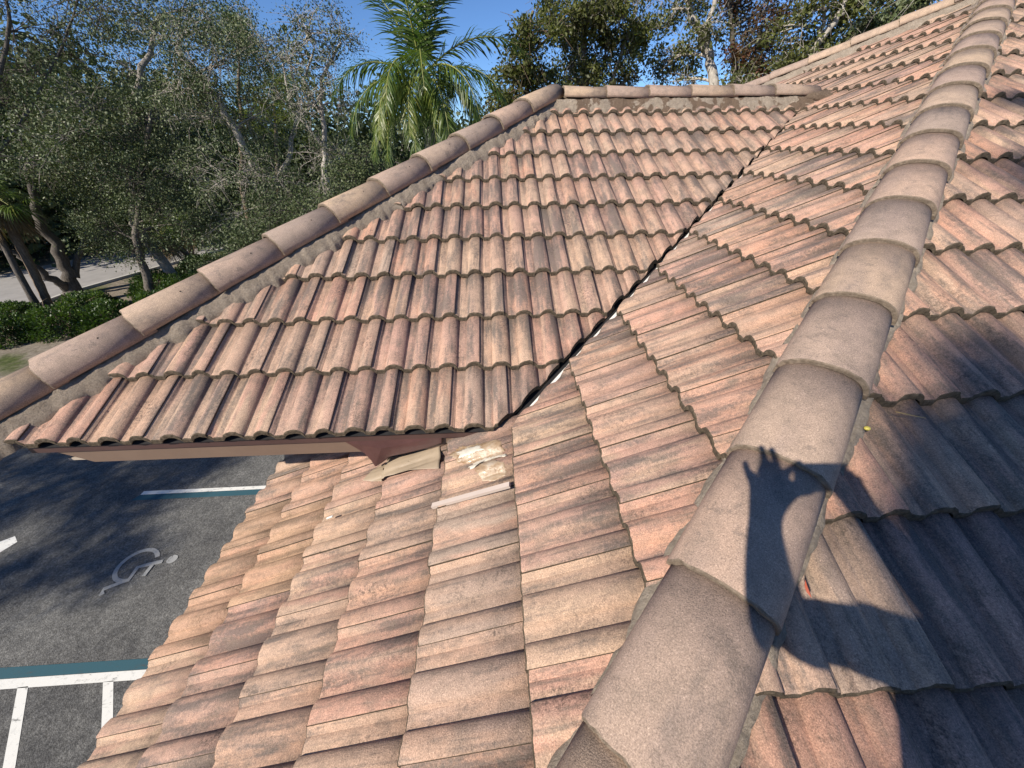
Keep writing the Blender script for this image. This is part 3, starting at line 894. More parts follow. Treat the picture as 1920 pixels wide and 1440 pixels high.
def make_tree(label, base, trunks, blobs, leafmat, barkmat, seed, leaf=0.13, per=110, sig=0.42, group=None, twigs=3, name='tree', cat='tree', limb_r=0.05, droop=0.25, aspect=0.5):
    """trunks: [(points, r0, r1)]; blobs: [(centre, radius_h, radius_v, clusters)]"""
    r = random.Random(seed); rs = np.random.RandomState(seed)
    root = empty(name, base, label, cat, group)
    V, Fc = [], []
    tpts = []
    for pts, r0, r1 in trunks:
        P = [Vector(p) for p in pts]
        sm = []
        for i in range(len(P)-1):
            for k in range(5):
                t = k/5; sm.append(P[i].lerp(P[i+1], t)+Vector((r.uniform(-1, 1), r.uniform(-1, 1), 0))*r0*0.35)
        sm.append(P[-1])
        rad = [(r0+(r1-r0)*(i/(len(sm)-1))) for i in range(len(sm))]
        rad[0] *= 1.35
        tube(V, Fc, sm, rad, 9)
        tpts += [(q, rad[i]) for i, q in enumerate(sm) if i > len(sm)*0.25]
    LP, LT, LD = [], [], []
    for c, rh, rv, ncl in blobs:
        c = Vector(c)
        st, sr = min(tpts, key=lambda q: (q[0]-c).length+max(0, q[0].z-c.z)*1.5)
        mid = st.lerp(c, 0.5)+Vector((r.uniform(-.3, .3), r.uniform(-.3, .3), 0.25*(c-st).length*r.uniform(0.2, 1)))
        limb = bez(st, mid, c, 9)
        r0 = min(sr*0.7, limb_r*r.uniform(0.8, 1.3))
        tube(V, Fc, limb, [r0+(0.016-r0)*i/8 for i in range(9)], 6)
        for _ in range(int(ncl*1.35)):
            u = Vector((r.gauss(0, 1), r.gauss(0, 1), r.gauss(0, 1))).normalized()
            k = r.uniform(0.35, 1.0)**0.6
            e = c+Vector((u.x*rh*k, u.y*rh*k, u.z*rv*k))
            s0 = limb[r.randrange(3, 9)]
            md = s0.lerp(e, 0.55)+Vector((r.uniform(-.2, .2), r.uniform(-.2, .2), r.uniform(-.1, .35)))*(e-s0).length*0.5
            tw = bez(s0, md, e, 6)
            tube(V, Fc, tw, [0.022, 0.018, 0.014, 0.011, 0.008, 0.005], 4)
            for _k in range(twigs):
                dd = Vector((r.gauss(0, 1), r.gauss(0, 1), r.gauss(0, 0.8))).normalized()*r.uniform(0.3, 0.95)
                s1 = tw[r.randrange(2, 6)]
                tube(V, Fc, [s1, s1+dd*0.5+Vector((0, 0, 0.06)), s1+dd+Vector((0, 0, -0.5*droop*dd.length))], [0.010, 0.007, 0.003], 3)
            nl = int(per*(1.2 if group == 'trees behind the roof' else 1.5)*r.uniform(0.5, 1.4))
            if nl:
                g = rs.normal(size=(nl, 3))*np.array([sig, sig, sig*0.7])*(0.60 if group == 'trees behind the roof' else 0.72)*r.uniform(0.7, 1.2)
                LP.append(np.array(e)[None, :]+g); LT.append(np.full(nl, np.clip(r.gauss(0.5, 0.24), 0, 1)))
    tr = mesh_obj('trunk', V, Fc, barkmat, root, True)
    if LP:
        leaf_mesh('crown', np.concatenate(LP), leaf*(0.92 if group == 'trees behind the roof' else 0.74), leafmat, rs, aspect, droop, np.concatenate(LT), parent=root)
    return root

L_GREY = leaf_material('leaf_grey_green', [(0.030, 0.046, 0.018), (0.062, 0.086, 0.034), (0.105, 0.132, 0.050), (0.17, 0.19, 0.10)], 0.44, 0.45, 0.08)
L_DARK = leaf_material('leaf_dark_green', [(0.035, 0.05, 0.022), (0.07, 0.095, 0.038), (0.105, 0.13, 0.052), (0.15, 0.165, 0.085)], 0.44, 0.4, 0.10)
L_OLIVE = leaf_material('leaf_olive', [(0.055, 0.05, 0.022), (0.08, 0.09, 0.028), (0.11, 0.125, 0.035), (0.15, 0.16, 0.045)], 0.4, 0.45, 0.3)
L_RUST = leaf_material('leaf_rust', [(0.10, 0.032, 0.02), (0.13, 0.055, 0.025), (0.085, 0.07, 0.03), (0.06, 0.06, 0.028)], 0.45, 0.4, 0.25)
L_LIME = leaf_material('leaf_lime', [(0.10, 0.14, 0.02), (0.15, 0.19, 0.03), (0.19, 0.21, 0.04)], 0.45, 0.35, 0.35)
L_HEDGE = leaf_material('leaf_hedge', [(0.014, 0.03, 0.009), (0.03, 0.06, 0.015), (0.058, 0.10, 0.022), (0.10, 0.15, 0.035)], 0.35, 0.45, 0.25)
L_FAR = leaf_material('leaf_far', [(0.035, 0.05, 0.025), (0.06, 0.08, 0.035), (0.09, 0.11, 0.05)], 0.5, 0.3, 0.2)
B_GREY = bark_material('bark_grey', (0.13, 0.115, 0.10), (0.33, 0.30, 0.265))
B_PALE = bark_material('bark_pale', (0.22, 0.19, 0.16), (0.50, 0.46, 0.40))
B_DARK = bark_material('bark_dark', (0.045, 0.04, 0.035), (0.15, 0.13, 0.11))
B_BROWN = bark_material('bark_brown', (0.09, 0.065, 0.045), (0.22, 0.165, 0.12))

def base_at(px, dist):
    p = at_dist(px, 400, dist); return Vector((p.x, p.y, GZ))
def blobs_px(lst, dist, spread=1.2, seed=0):
    """crown clumps: (x, y, radius) in photo pixels -> world clumps near a horizontal distance"""
    r = random.Random(seed); out = []
    for (x, y, rad, ncl) in lst:
        dd = dist+r.uniform(-spread, spread)
        c = at_dist(x, y, dd); k = (c-CAM).dot(fwd)/F_PX
        out.append((c, rad*k, rad*k*0.85, ncl))
    return out
def P3(px, py, dist): return at_dist(px, py, dist)

GRP_L = 'trees beyond the parking lot'
GRP_R = 'trees behind the roof'
# big dark forked tree at the road
b = Vector((-22.3, 21.6, GZ)); D = math.hypot(b.x-CAM.x, b.y-CAM.y)
make_tree('dark forked tree leaning left beside the road', b,
          [([b, P3(125, 500, D), P3(85, 430, D), P3(60, 360, D), P3(40, 260, D)], 0.34, 0.10), ([b+Vector((0, 0, 0.3)), P3(90, 520, D-0.5), P3(40, 480, D-0.5), P3(-10, 455, D-0.5)], 0.22, 0.10), ([P3(140, 520, D), P3(150, 470, D), P3(190, 380, D), P3(230, 250, D)], 0.16, 0.06)],
          blobs_px([(120, 330, 70, 14), (60, 250, 70, 12), (190, 400, 60, 14), (230, 300, 80, 16), (140, 220, 80, 14), (210, 450, 45, 10), (60, 140, 80, 10)], D, 1.8, 1),
          L_DARK, B_DARK, 11, 0.15, 120, 0.55, GRP_L)
# middle tree with drooping grey crown
b = Vector((-16.9, 20.3, GZ)); D = math.hypot(b.x-CAM.x, b.y-CAM.y)
make_tree('grey green tree with a slender trunk rising from the hedge', b,
          [([b, P3(268, 500, D), P3(255, 440, D), P3(270, 330, D), P3(285, 200, D)], 0.22, 0.07)],
          blobs_px([(270, 420, 55, 14), (200, 430, 45, 10), (330, 400, 60, 16), (250, 340, 70, 18), (330, 310, 70, 18), (270, 230, 80, 16), (190, 300, 60, 12), (390, 430, 50, 14), (250, 470, 30, 6)], D, 1.6, 2),
          L_GREY, bark_material('bark_shaded', (0.06, 0.05, 0.04), (0.19, 0.165, 0.14)), 12, 0.135, 120, 0.50, GRP_L)  # grey bark darkened in its colour to stand in for shade on the trunk
# large pale-limbed tree in the middle of the wood
b = base_at(500, 24.0); D = 24.0
make_tree('tall tree with a slanting pale trunk and silvery drooping twigs', b,
          [([b, P3(520, 420, D), P3(480, 330, D), P3(440, 240, D), P3(395, 170, D), P3(330, 90, D)], 0.26, 0.07), ([P3(500, 380, D), P3(540, 300, D), P3(560, 200, D), P3(545, 120, D)], 0.13, 0.05)],
          blobs_px([(420, 120, 80, 16), (350, 60, 90, 16), (470, 80, 70, 14), (400, 220, 80, 16), (480, 220, 70, 14), (440, 330, 80, 18), (530, 340, 70, 16), (370, 340, 60, 12), (500, 430, 70, 18), (570, 400, 60, 14), (420, 440, 55, 14), (330, 170, 60, 12)], D, 2.0, 3),
          L_GREY, B_PALE, 13, 0.125, 125, 0.50, GRP_L, twigs=7, droop=0.5)
# sparse bare-limbed tree left of the palm
b = base_at(625, 21.0); D = 21.0
make_tree('sparse tree with bare white limbs against the sky left of the palm', b,
          [([b, P3(610, 330, D), P3(608, 240, D), P3(600, 150, D), P3(640, 80, D)], 0.15, 0.04), ([P3(605, 220, D), P3(570, 150, D), P3(590, 90, D)], 0.07, 0.03), ([P3(612, 280, D), P3(545, 200, D), P3(530, 120, D)], 0.08, 0.03)],
          blobs_px([(580, 60, 60, 14), (640, 60, 45, 8), (550, 110, 55, 10), (610, 130, 55, 9), (590, 200, 60, 10), (540, 190, 50, 8), (640, 200, 45, 7), (600, 290, 60, 12), (650, 300, 50, 12), (610, 380, 60, 14)], D, 1.2, 4),
          L_GREY, B_PALE, 14, 0.12, 55, 0.40, GRP_L, twigs=7, droop=0.1)
# thin grey tree at the upper left
b = base_at(-60, 30.0); D = 30.0
make_tree('thin greyish tree with see-through crown at the upper left', b,
          [([b, P3(-40, 380, D), P3(-10, 200, D), P3(15, 60, D), P3(10, -60, D)], 0.14, 0.04), ([P3(-30, 330, D), P3(60, 200, D), P3(120, 80, D), P3(160, -40, D)], 0.07, 0.03)],
          blobs_px([(20, 60, 90, 12), (100, 60, 80, 10), (60, 140, 90, 12), (150, 110, 60, 8), (20, 200, 70, 10), (110, 10, 80, 10), (190, 20, 70, 10), (-20, 130, 80, 10)], D, 2.5, 5),
          L_GREY, B_DARK, 15, 0.15, 50, 0.60, GRP_L, twigs=9, droop=0.0)
# upper mass behind
b = base_at(270, 29.0); D = 29.0
make_tree('broad leafy tree filling the upper left behind the forked tree', b,
          [([b, P3(255, 420, D), P3(240, 280, D), P3(260, 150, D), P3(300, 30, D)], 0.28, 0.08), ([P3(245, 320, D), P3(170, 220, D), P3(120, 160, D)], 0.14, 0.06)],
          blobs_px([(230, 120, 80, 14), (300, 60, 90, 16), (260, 20, 80, 12), (180, 200, 80, 14), (120, 260, 80, 14), (330, 230, 80, 16), (240, 260, 90, 18), (40, 300, 80, 14), (300, 340, 90, 18), (180, 340, 70, 14), (380, 20, 70, 12), (420, 60, 60, 10)], D, 2.4, 6),
          L_DARK, B_GREY, 16, 0.16, 105, 0.62, GRP_L, twigs=5)
# feathery pale green trees far behind
for i, (px, lst, lab) in enumerate((
        (450, [(440, 50, 28, 12), (455, 90, 25, 12), (430, 30, 18, 6), (450, 150, 30, 8), (440, 230, 40, 8)], 'feathery pale green tree top behind the pale trunk'),
        (515, [(520, 170, 30, 10), (550, 160, 25, 8), (500, 200, 30, 10), (540, 230, 40, 10), (320, 165, 22, 6)], 'low feathery green tree far behind the sparse tree'))):
    b = base_at(px, 38.0)
    make_tree(lab, b, [([b, P3(px+5, 350, 38), P3(px, 200, 38), P3(px-5, 60 if i == 0 else 180, 38)], 0.22, 0.05)], blobs_px(lst, 38, 1.5, 20+i), L_LIME, B_BROWN, 21+i, 0.20, 150, 0.50, GRP_L, aspect=0.25)
# low dense growth right of the wood, below the palm
b = base_at(690, 17.0); D = 17.0
make_tree('low dense dark tree under the palm fronds', b,
          [([b, P3(690, 420, D), P3(680, 360, D), P3(690, 300, D)], 0.14, 0.05)],
          blobs_px([(660, 340, 45, 14), (700, 370, 40, 12), (640, 400, 50, 14), (720, 330, 35, 10), (610, 440, 50, 14), (690, 300, 30, 8)], D, 1.0, 8),
          L_DARK, B_DARK, 17, 0.12, 120, 0.36, GRP_L)
b = base_at(570, 19.0); D = 19.0
make_tree('dark bushy tree low behind the wing hip', b,
          [([b, P3(560, 500, D), P3(565, 440, D), P3(560, 380, D)], 0.16, 0.05)],
          blobs_px([(540, 440, 55, 16), (470, 470, 55, 16), (590, 400, 50, 14), (500, 400, 50, 14), (420, 500, 50, 12)], D, 1.2, 9),
          L_DARK, B_DARK, 18, 0.12, 120, 0.40, GRP_L)

# trees behind the roof
b = base_at(975, 15.0); D = 15.0
make_tree('small leafy tree between the palm and the roof corner', b,
          [([b, P3(985, 300, D), P3(990, 180, D), P3(985, 90, D), P3(1000, 20, D)], 0.13, 0.04)],
          blobs_px([(975, 70, 30, 8), (985, 110, 35, 10), (960, 160, 35, 10), (1000, 150, 35, 10), (1020, 60, 25, 5), (940, 200, 35, 8), (985, 200, 45, 10)], D, 0.8, 31),
          L_OLIVE, B_BROWN, 31, 0.125, 75, 0.30, GRP_R)
b = base_at(1110, 16.0); D = 16.0
make_tree('dense olive tree with tall crown right above the wing ridge', b,
          [([b, P3(1105, 300, D), P3(1100, 180, D), P3(1095, 80, D), P3(1120, -40, D)], 0.17, 0.05), ([P3(1105, 250, D), P3(1160, 120, D), P3(1190, 20, D)], 0.08, 0.03)],
          blobs_px([(1060, 50, 45, 14), (1110, 30, 50, 16), (1160, 30, 50, 14), (1080, 100, 45, 12), (1130, 110, 40, 11), (1180, 100, 40, 10), (1060, 150, 35, 8), (1110, 165, 40, 8), (1170, 160, 35, 7), (1100, -30, 60, 12), (1180, -20, 50, 10), (1210, 60, 35, 8), (1030, 20, 30, 6)], D, 1.0, 32),
          L_OLIVE, B_GREY, 32, 0.125, 85, 0.32, GRP_R)
b = base_at(1340, 17.0); D = 17.0
make_tree('tree with a thick white forked trunk above the wing ridge', b,
          [([b, P3(1345, 250, D), P3(1335, 130, D), P3(1318, 70, D), P3(1295, 20, D), P3(1280, -60, D)], 0.20, 0.06), ([P3(1330, 100, D), P3(1325, 50, D), P3(1340, 0, D), P3(1350, -60, D)], 0.10, 0.04)],
          blobs_px([(1290, 20, 45, 8), (1250, 110, 35, 8), (1270, 150, 40, 8), (1340, 40, 40, 6), (1300, 90, 35, 5), (1240, 30, 35, 6), (1340, -20, 50, 8), (1390, 150, 30, 6)], D, 1.0, 33),
          L_OLIVE, B_PALE, 33, 0.125, 60, 0.32, GRP_R, twigs=5)
b = base_at(1400, 18.5); D = 18.5
make_tree('dark thin tree with rusty red leaves behind the ridge end', b,
          [([b, P3(1385, 300, D), P3(1378, 150, D), P3(1372, 50, D), P3(1360, -40, D)], 0.13, 0.05)],
          blobs_px([(1400, 90, 40, 9), (1430, 120, 35, 9), (1420, 60, 40, 8), (1410, 150, 35, 9), (1460, 80, 35, 7), (1450, 20, 45, 8), (1380, 20, 40, 8), (1400, -30, 40, 6)], D, 1.0, 34),
          L_RUST, B_DARK, 34, 0.12, 70, 0.34, GRP_R, twigs=6)
b = base_at(1520, 16.0); D = 16.0
make_tree('pale trunk tree leaning right beside the far hip', b,
          [([b, P3(1510, 200, D), P3(1530, 90, D), P3(1570, 30, D), P3(1600, -30, D)], 0.13, 0.05), ([P3(1520, 120, D), P3(1545, 40, D), P3(1540, -30, D)], 0.06, 0.03)],
          blobs_px([(1500, 110, 35, 9), (1550, 90, 30, 7), (1570, 30, 35, 9), (1600, 10, 35, 9), (1530, 20, 35, 7), (1480, 130, 30, 8), (1570, 110, 25, 6), (1470, 60, 30, 5), (1560, -30, 50, 8)], D, 0.8, 35),
          L_OLIVE, B_PALE, 35, 0.125, 70, 0.30, GRP_R)
b = base_at(1640, 18.0); D = 18.0
make_tree('dark green tree top standing over the far hip', b,
          [([b, P3(1640, 200, D), P3(1645, 100, D), P3(1660, 30, D)], 0.13, 0.05)],
          blobs_px([(1660, 45, 30, 12), (1630, 75, 32, 12), (1600, 90, 30, 9), (1680, 30, 18, 5), (1640, 110, 35, 9)], D, 0.7, 36),
          L_DARK, B_DARK, 36, 0.12, 110, 0.28, GRP_R)
b = base_at(1780, 13.0); D = 13.0
make_tree('overhanging branch tips at the top edge above the far hip', b,
          [([b, P3(1800, 100, D), P3(1790, -60, D), P3(1760, -150, D)], 0.12, 0.05)],
          blobs_px([(1700, -15, 22, 5), (1740, -12, 22, 5), (1670, -22, 20, 4), (1760, -60, 40, 6)], D, 0.5, 37),
          L_DARK, B_GREY, 37, 0.11, 70, 0.20, GRP_R)

# distant wood that reads as one mass
rs = np.random.RandomState(77); LP, LT = [], []
for i in range(1300):
    px = rs.uniform(-500, 1250); dd = rs.uniform(42, 62)
    p = at_dist(px, 240, dd); top = rs.uniform(4.5, 7.0)+1.2*math.sin(px*0.011)-(2.5 if px > 640 else 0)
    z = rs.uniform(GZ+0.5, top)
    g = rs.normal(size=(60, 3))*np.array([1.3, 1.3, 1.0])
    LP.append(np.array([p.x, p.y, z])[None, :]+g); LT.append(np.full(60, rs.uniform(0.1, 0.9)))
fw = leaf_mesh('far_woods', np.concatenate(LP), 0.55, L_FAR, rs, 0.6, 0.2, np.concatenate(LT))
tag(fw, 'distant dark green wood closing the view behind the trees', 'woods', kind='stuff')

# hedge of leafy shrubs beyond the kerb
HG = 'shrubs along the kerb'
def shrub(label, c, rx, ry, h, n, seed, mat=L_HEDGE):
    r = random.Random(seed); rs = np.random.RandomState(seed)
    root = empty('shrub', c, label, 'shrub', HG); c = Vector(c)
    V, Fc = [], []
    for k in range(16):
        e = c+Vector((r.uniform(-rx, rx)*0.8, r.uniform(-ry, ry)*0.8, h*r.uniform(0.6, 0.95)))
        s0 = c+Vector((r.uniform(-rx, rx)*0.4, r.uniform(-ry, ry)*0.4, 0))
        tube(V, Fc, [s0, s0.lerp(e, 0.5)+Vector((r.uniform(-.1, .1), r.uniform(-.1, .1), .1)), e], [0.02, 0.015, 0.006], 5)
    mesh_obj('stem', V, Fc, B_BROWN, root, True)
    u = rs.normal(size=(n, 3)); u /= np.linalg.norm(u, axis=1)[:, None]; u[:, 2] = np.abs(u[:, 2])
    k = rs.uniform(0.55, 1.0, n)**0.5
    cl = 0.5+0.5*np.sin(u[:, 0]*7+seed)*np.sin(u[:, 1]*6+2*seed)+0.3*np.sin(u[:, 2]*9)
    k *= 0.86+0.16*cl
    P = np.array(c)[None, :]+u*np.array([rx, ry, h])*k[:, None]
    leaf_mesh('foliage', P, 0.11, mat, rs, 0.55, 0.0, np.clip(0.25+0.5*cl, 0, 1), dirs=u*0.6+np.array([0, 0, 0.4]), parent=root)
spots = [(-19.8, 15.7, 1.5, 1.2, 1.15, 'leftmost bright green shrub by the kerb'), (-18.0, 16.4, 1.5, 1.2, 1.25, 'second shrub from the left by the kerb'),
         (-16.4, 17.0, 1.4, 1.3, 1.2, 'shrub in front of the slender trunk'), (-15.0, 18.2, 1.3, 1.4, 1.2, 'shrub right of the slender trunk'),
         (-21.2, 17.6, 1.4, 1.2, 1.0, 'shrub at the foot of the cabbage palm'), (-19.0, 18.8, 1.5, 1.4, 1.0, 'low shrub behind the front row near the road'),
         (-17.6, 21.8, 1.6, 1.5, 1.1, 'dark shrub behind the slender trunk'), (-15.6, 21.0, 1.4, 1.6, 1.2, 'dark shrub right behind the hedge row'),
         (-14.9, 24.0, 1.4, 1.8, 1.3, 'shrub half hidden by the wing hip'), (-17.6, 25.6, 1.6, 1.6, 1.1, 'shrub below the far trunks at the road'), (-22.2, 14.6, 1.4, 1.4, 1.1, 'shrub cut off by the left picture edge')]
for i, (x, y, rx, ry, h, lab) in enumerate(spots):
    shrub(lab, (x, y, GZ-0.02), rx, ry, h, 5200, 200+i)

# ---- palms
M_FROND = leaf_material('palm_leaflet', [(0.03, 0.062, 0.014), (0.06, 0.105, 0.02), (0.11, 0.155, 0.028), (0.20, 0.21, 0.045)], 0.32, 0.55, 0.3)
M_DEAD = leaf_material('dead_frond', [(0.10, 0.07, 0.04), (0.17, 0.12, 0.07), (0.23, 0.17, 0.10)], 0.7, 0.2, 0.15)
M_RACHIS = simple('palm_rachis', (0.20, 0.21, 0.05), 0.45, 0.4, 0.2)
M_PTRUNK = bark_material('palm_trunk_bark', (0.20, 0.18, 0.155), (0.42, 0.39, 0.345), 4)

def strip_mesh(name, strips, mat, parent, tints):
    V, Fc, T = [], [], []
    for st, tn in zip(strips, tints):
        b = len(V)
        for a, c in st: V += [a, c]
        for i in range(len(st)-1): Fc.append((b+2*i, b+2*i+1, b+2*i+3, b+2*i+2)); T.append(tn)
    o = mesh_obj(name, V, Fc, mat, parent)
    at = o.data.attributes.new('tint', 'FLOAT', 'FACE'); at.data.foreach_set('value', T)
    return o
def frond(root, c, az, el, length, droop, seed, mat=M_FROND, leaflet=0.56, tint=0.5, npair=70, grav=0.30):
    r = random.Random(seed)
    d = Vector((math.cos(az)*math.cos(el), math.sin(az)*math.cos(el), math.sin(el)))
    pts = [Vector(c)]; n = 26; step = length/n
    for i in range(n):
        d = (d+Vector((0, 0, -droop*step*(0.35+1.3*i/n)))).normalized(); pts.append(pts[-1]+d*step)
    V, Fc = [], []
    tube(V, Fc, pts, [0.020*(1-0.85*i/n)+0.002 for i in range(n+1)], 5)
    ra = mesh_obj('frond', V, Fc, M_RACHIS if mat is M_FROND else mat, root, True)
    strips, tn = [], []
    for k in range(npair):
        f = 0.14+0.85*k/npair; x = f*n; i = min(n-1, int(x)); p = pts[i].lerp(pts[i+1], x-i); t = (pts[i+1]-pts[i]).normalized()
        sd_ = t.cross(Vector((0, 0, 1)))
        if sd_.length < 0.05: sd_ = Vector((math.sin(az), -math.cos(az), 0))
        sd_.normalize(); up_ = sd_.cross(t)
        ln = leaflet*(0.35+0.75*math.sin(math.pi*min(1, f*0.98)**0.8))*r.uniform(0.85, 1.12)
        for sgn in (-1, 1):
            if r.random() < 0.04: continue
            e = (sd_*sgn*r.uniform(0.75, 1)+t*r.uniform(0.55, 0.95)+up_*r.uniform(-0.30, 0.70)).normalized()
            q = [p]; dd = e
            for _ in range(3):
                dd = (dd+Vector((0, 0, -grav*(1+0.8*r.random())))).normalized(); q.append(q[-1]+dd*ln/3)
            wv = t*0.016 if abs(e.dot(t)) < 0.9 else up_*0.016
            strips.append([(q[0]-wv*0.5, q[0]+wv*0.5), (q[1]-wv, q[1]+wv), (q[2]-wv*0.8, q[2]+wv*0.8), (q[3]-wv*0.1, q[3]+wv*0.1)])
            tn.append(min(1, max(0, tint+r.gauss(0, 0.18))))
    strip_mesh('leaflets', strips, mat, ra, tn)

pc = at_dist(787, 132, 10.4)
pb = Vector((pc.x+0.05, pc.y+0.02, GZ))
palm = empty('palm_tree', pb, 'feathery green palm with ringed grey trunk rising behind the wing hip', 'palm tree')
V, Fc = [], []
zt = pc.z-0.95; steps = 90
pp, rr = [], []
for i in range(steps+1):
    t = i/steps; pp.append(Vector((pb.x+0.10*(1-t)**2, pb.y, GZ+(zt-GZ)*t))); rr.append(0.155-0.03*t+(0.007 if i % 3 == 0 else 0)+0.06*max(0, 0.08-t)/0.08)
tube(V, Fc, pp, rr, 16)
mesh_obj('trunk', V, Fc, M_PTRUNK, palm, True)
V, Fc = [], []
tube(V, Fc, [Vector((pb.x, pb.y, zt+0.95*t)) for t in (0, .1, .3, .6, 1.0)], [0.125, 0.135, 0.125, 0.10, 0.05], 14)
mesh_obj('crownshaft', V, Fc, simple('crownshaft_green', (0.13, 0.16, 0.05), 0.4, 0.5, 0.25, 5), palm, True)
top = Vector((pb.x, pb.y, pc.z-0.12))
# az measured from +X; towards the camera is -Y
fr = [(95, 80, 2.6, 0.22, 0.30, .14), (55, 68, 2.6, 0.40, 0.25, .14), (140, 64, 2.5, 0.48, 0.35, .16), (-110, 76, 2.4, 0.42, 0.40, .18), (-30, 76, 2.4, 0.36, 0.35, .16),
      (2, 40, 2.45, 0.62, 0.40, .16), (-12, 26, 2.2, 0.95, 0.35, .2), (184, 34, 2.3, 0.92, 0.40, .2), (200, 16, 2.2, 1.1, 0.45, .26),
      (-40, 20, 2.1, 1.25, 0.55, .34), (-66, 14, 2.1, 1.4, 0.70, .36), (-98, 10, 2.0, 1.45, 0.85, .36), (-128, 12, 2.1, 1.45, 0.85, .36), (-150, 2, 2.1, 1.45, 0.70, .34),
      (-82, 40, 1.9, 1.45, 0.55, .3), (-112, 30, 2.0, 1.45, 0.6, .34), (-75, -10, 1.95, 1.45, 0.5, .36), (-140, -12, 2.0, 1.45, 0.55, .36), (-20, 4, 2.1, 1.35, 0.3, .34), (195, -4, 2.1, 1.35, 0.35, .34), (-102, -22, 1.8, 1.4, 0.5, .36), (24, 2, 2.0, 1.3, 0.25, .3), (150, 0, 2.0, 1.3, 0.30, .3), (-55, -18, 1.9, 1.45, 0.45, .36), (80, 20, 2.0, 1.1, 0.3, .3)]
for i, (az, el, ln, dr, tn, gv) in enumerate(fr):
    frond(palm, top+Vector((0, 0, rnd.uniform(-0.1, 0.08))), math.radians(az), math.radians(el), ln, dr, 300+i, tint=tn-0.10, grav=gv)

def fan_palm(label, base, crown, seed, nf=26, lean=None, dead=10, R=0.95, trunk_r=0.17):
    r = random.Random(seed); base = Vector(base); crown = Vector(crown)
    root = empty('fan_palm', base, label, 'palm tree')
    V, Fc = [], []
    mid = base.lerp(crown, 0.5)+Vector((0.15, 0.1, 0))
    pts = bez(base, mid, crown, 26)
    tube(V, Fc, pts, [trunk_r*(1.15 if i < 2 else 1)*(1+0.08*r.uniform(-1, 1)) for i in range(26)], 10)
    mesh_obj('trunk', V, Fc, B_BROWN, root, True)
    for k in range(nf):
        isd = k < dead
        az = r.uniform(0, 2*math.pi); el = r.uniform(-1.25, -0.5) if isd else r.uniform(-0.5, 1.35)
        d = Vector((math.cos(az)*math.cos(el), math.sin(az)*math.cos(el), math.sin(el)))
        pl = r.uniform(0.7, 1.1); tip = crown+d*pl+Vector((0, 0, -0.15*pl))
        V, Fc = [], []
        tube(V, Fc, [crown, crown+d*pl*0.5+Vector((0, 0, 0.04)), tip], [0.022, 0.016, 0.012], 5)
        pet = mesh_obj('leaf', V, Fc, M_DEAD if isd else M_RACHIS, root, True)
        sd_ = d.cross(Vector((0, 0, 1))).normalized(); up_ = sd_.cross(d)
        strips, tn = [], []
        for j in range(27):
            a = math.radians(-125+250*j/26)
            e = (d*math.cos(a)+sd_*math.sin(a)+up_*r.uniform(-0.1, 0.25)).normalized()
            ln = R*r.uniform(0.8, 1.1)*(0.75+0.25*math.cos(a))
            q = [tip]; dd = e
            for s_ in range(3):
                dd = (dd+Vector((0, 0, -(0.12 if s_ == 0 else 0.5)*(1.6 if isd else 1)))).normalized(); q.append(q[-1]+dd*ln/3)
            wv = e.cross(up_).normalized()*0.03
            strips.append([(q[0]-wv*0.3, q[0]+wv*0.3), (q[1]-wv, q[1]+wv), (q[2]-wv*0.6, q[2]+wv*0.6), (q[3]-wv*0.05, q[3]+wv*0.05)])
            tn.append(min(1, max(0, r.gauss(0.45, 0.2))))
        strip_mesh('leaf_blade', strips, M_DEAD if isd else M_FROND, pet, tn)
D = math.hypot(-21.5-CAM.x, 19.4)
fan_palm('cabbage palm with leaning rough trunk and dark fan crown at the left edge', (-21.5, 19.4, GZ), P3(-15, 370, D), 51, 34, dead=14, R=1.15)
D = math.hypot(-20.3-CAM.x, 28.0)
fan_palm('small fan palm with hanging dead leaves by the road', (-18.9, 27.0, GZ), P3(305, 440, 33.5), 52, 22, dead=12, R=1.0)
fan_palm('fan palm with thick trunk right of the dead leaves by the road', (-20.3, 28.6, GZ), P3(340, 425, 36), 53, 20, dead=6, R=1.0)

# trees out of the picture to the left and behind, whose shade falls on the lot and the roof
SR = SUN_L.cross(Vector((0, 0, 1))).normalized(); SU = SR.cross(SUN_L)
def sunp(r_, u_, t): return CAM+SR*r_+SU*u_-SUN_L*t
c = sunp(-12.6, -6.6, 21); b = Vector((c.x, c.y, GZ))
make_tree('shade tree standing outside the left picture edge beside the lot', b, [([b, b.lerp(c, 0.5), c], 0.28, 0.1)],
          [(sunp(-10.3, -7.2, 20), 0.9, 0.45, 8), (sunp(-12.4, -7.4, 21), 1.6, 0.8, 22), (sunp(-9.6, -8.3, 21), 0.9, 0.28, 7), (sunp(-14.5, -6.6, 22), 2.0, 1.4, 30), (sunp(-12.5, -5.6, 21), 1.5, 0.9, 18), (sunp(-8.9, -7.35, 20), 0.7, 0.25, 6), (sunp(-11.5, -9.0, 21), 1.2, 0.35, 10), (sunp(-14.5, -8.6, 22), 1.8, 0.7, 16), (sunp(-10.9, -6.2, 20), 0.9, 0.35, 8)],
          L_DARK, B_DARK, 61, 0.16, 130, 0.40, 'shade trees outside the picture')
c = sunp(2.7, 0.4, 15); b = Vector((c.x, c.y, GZ))
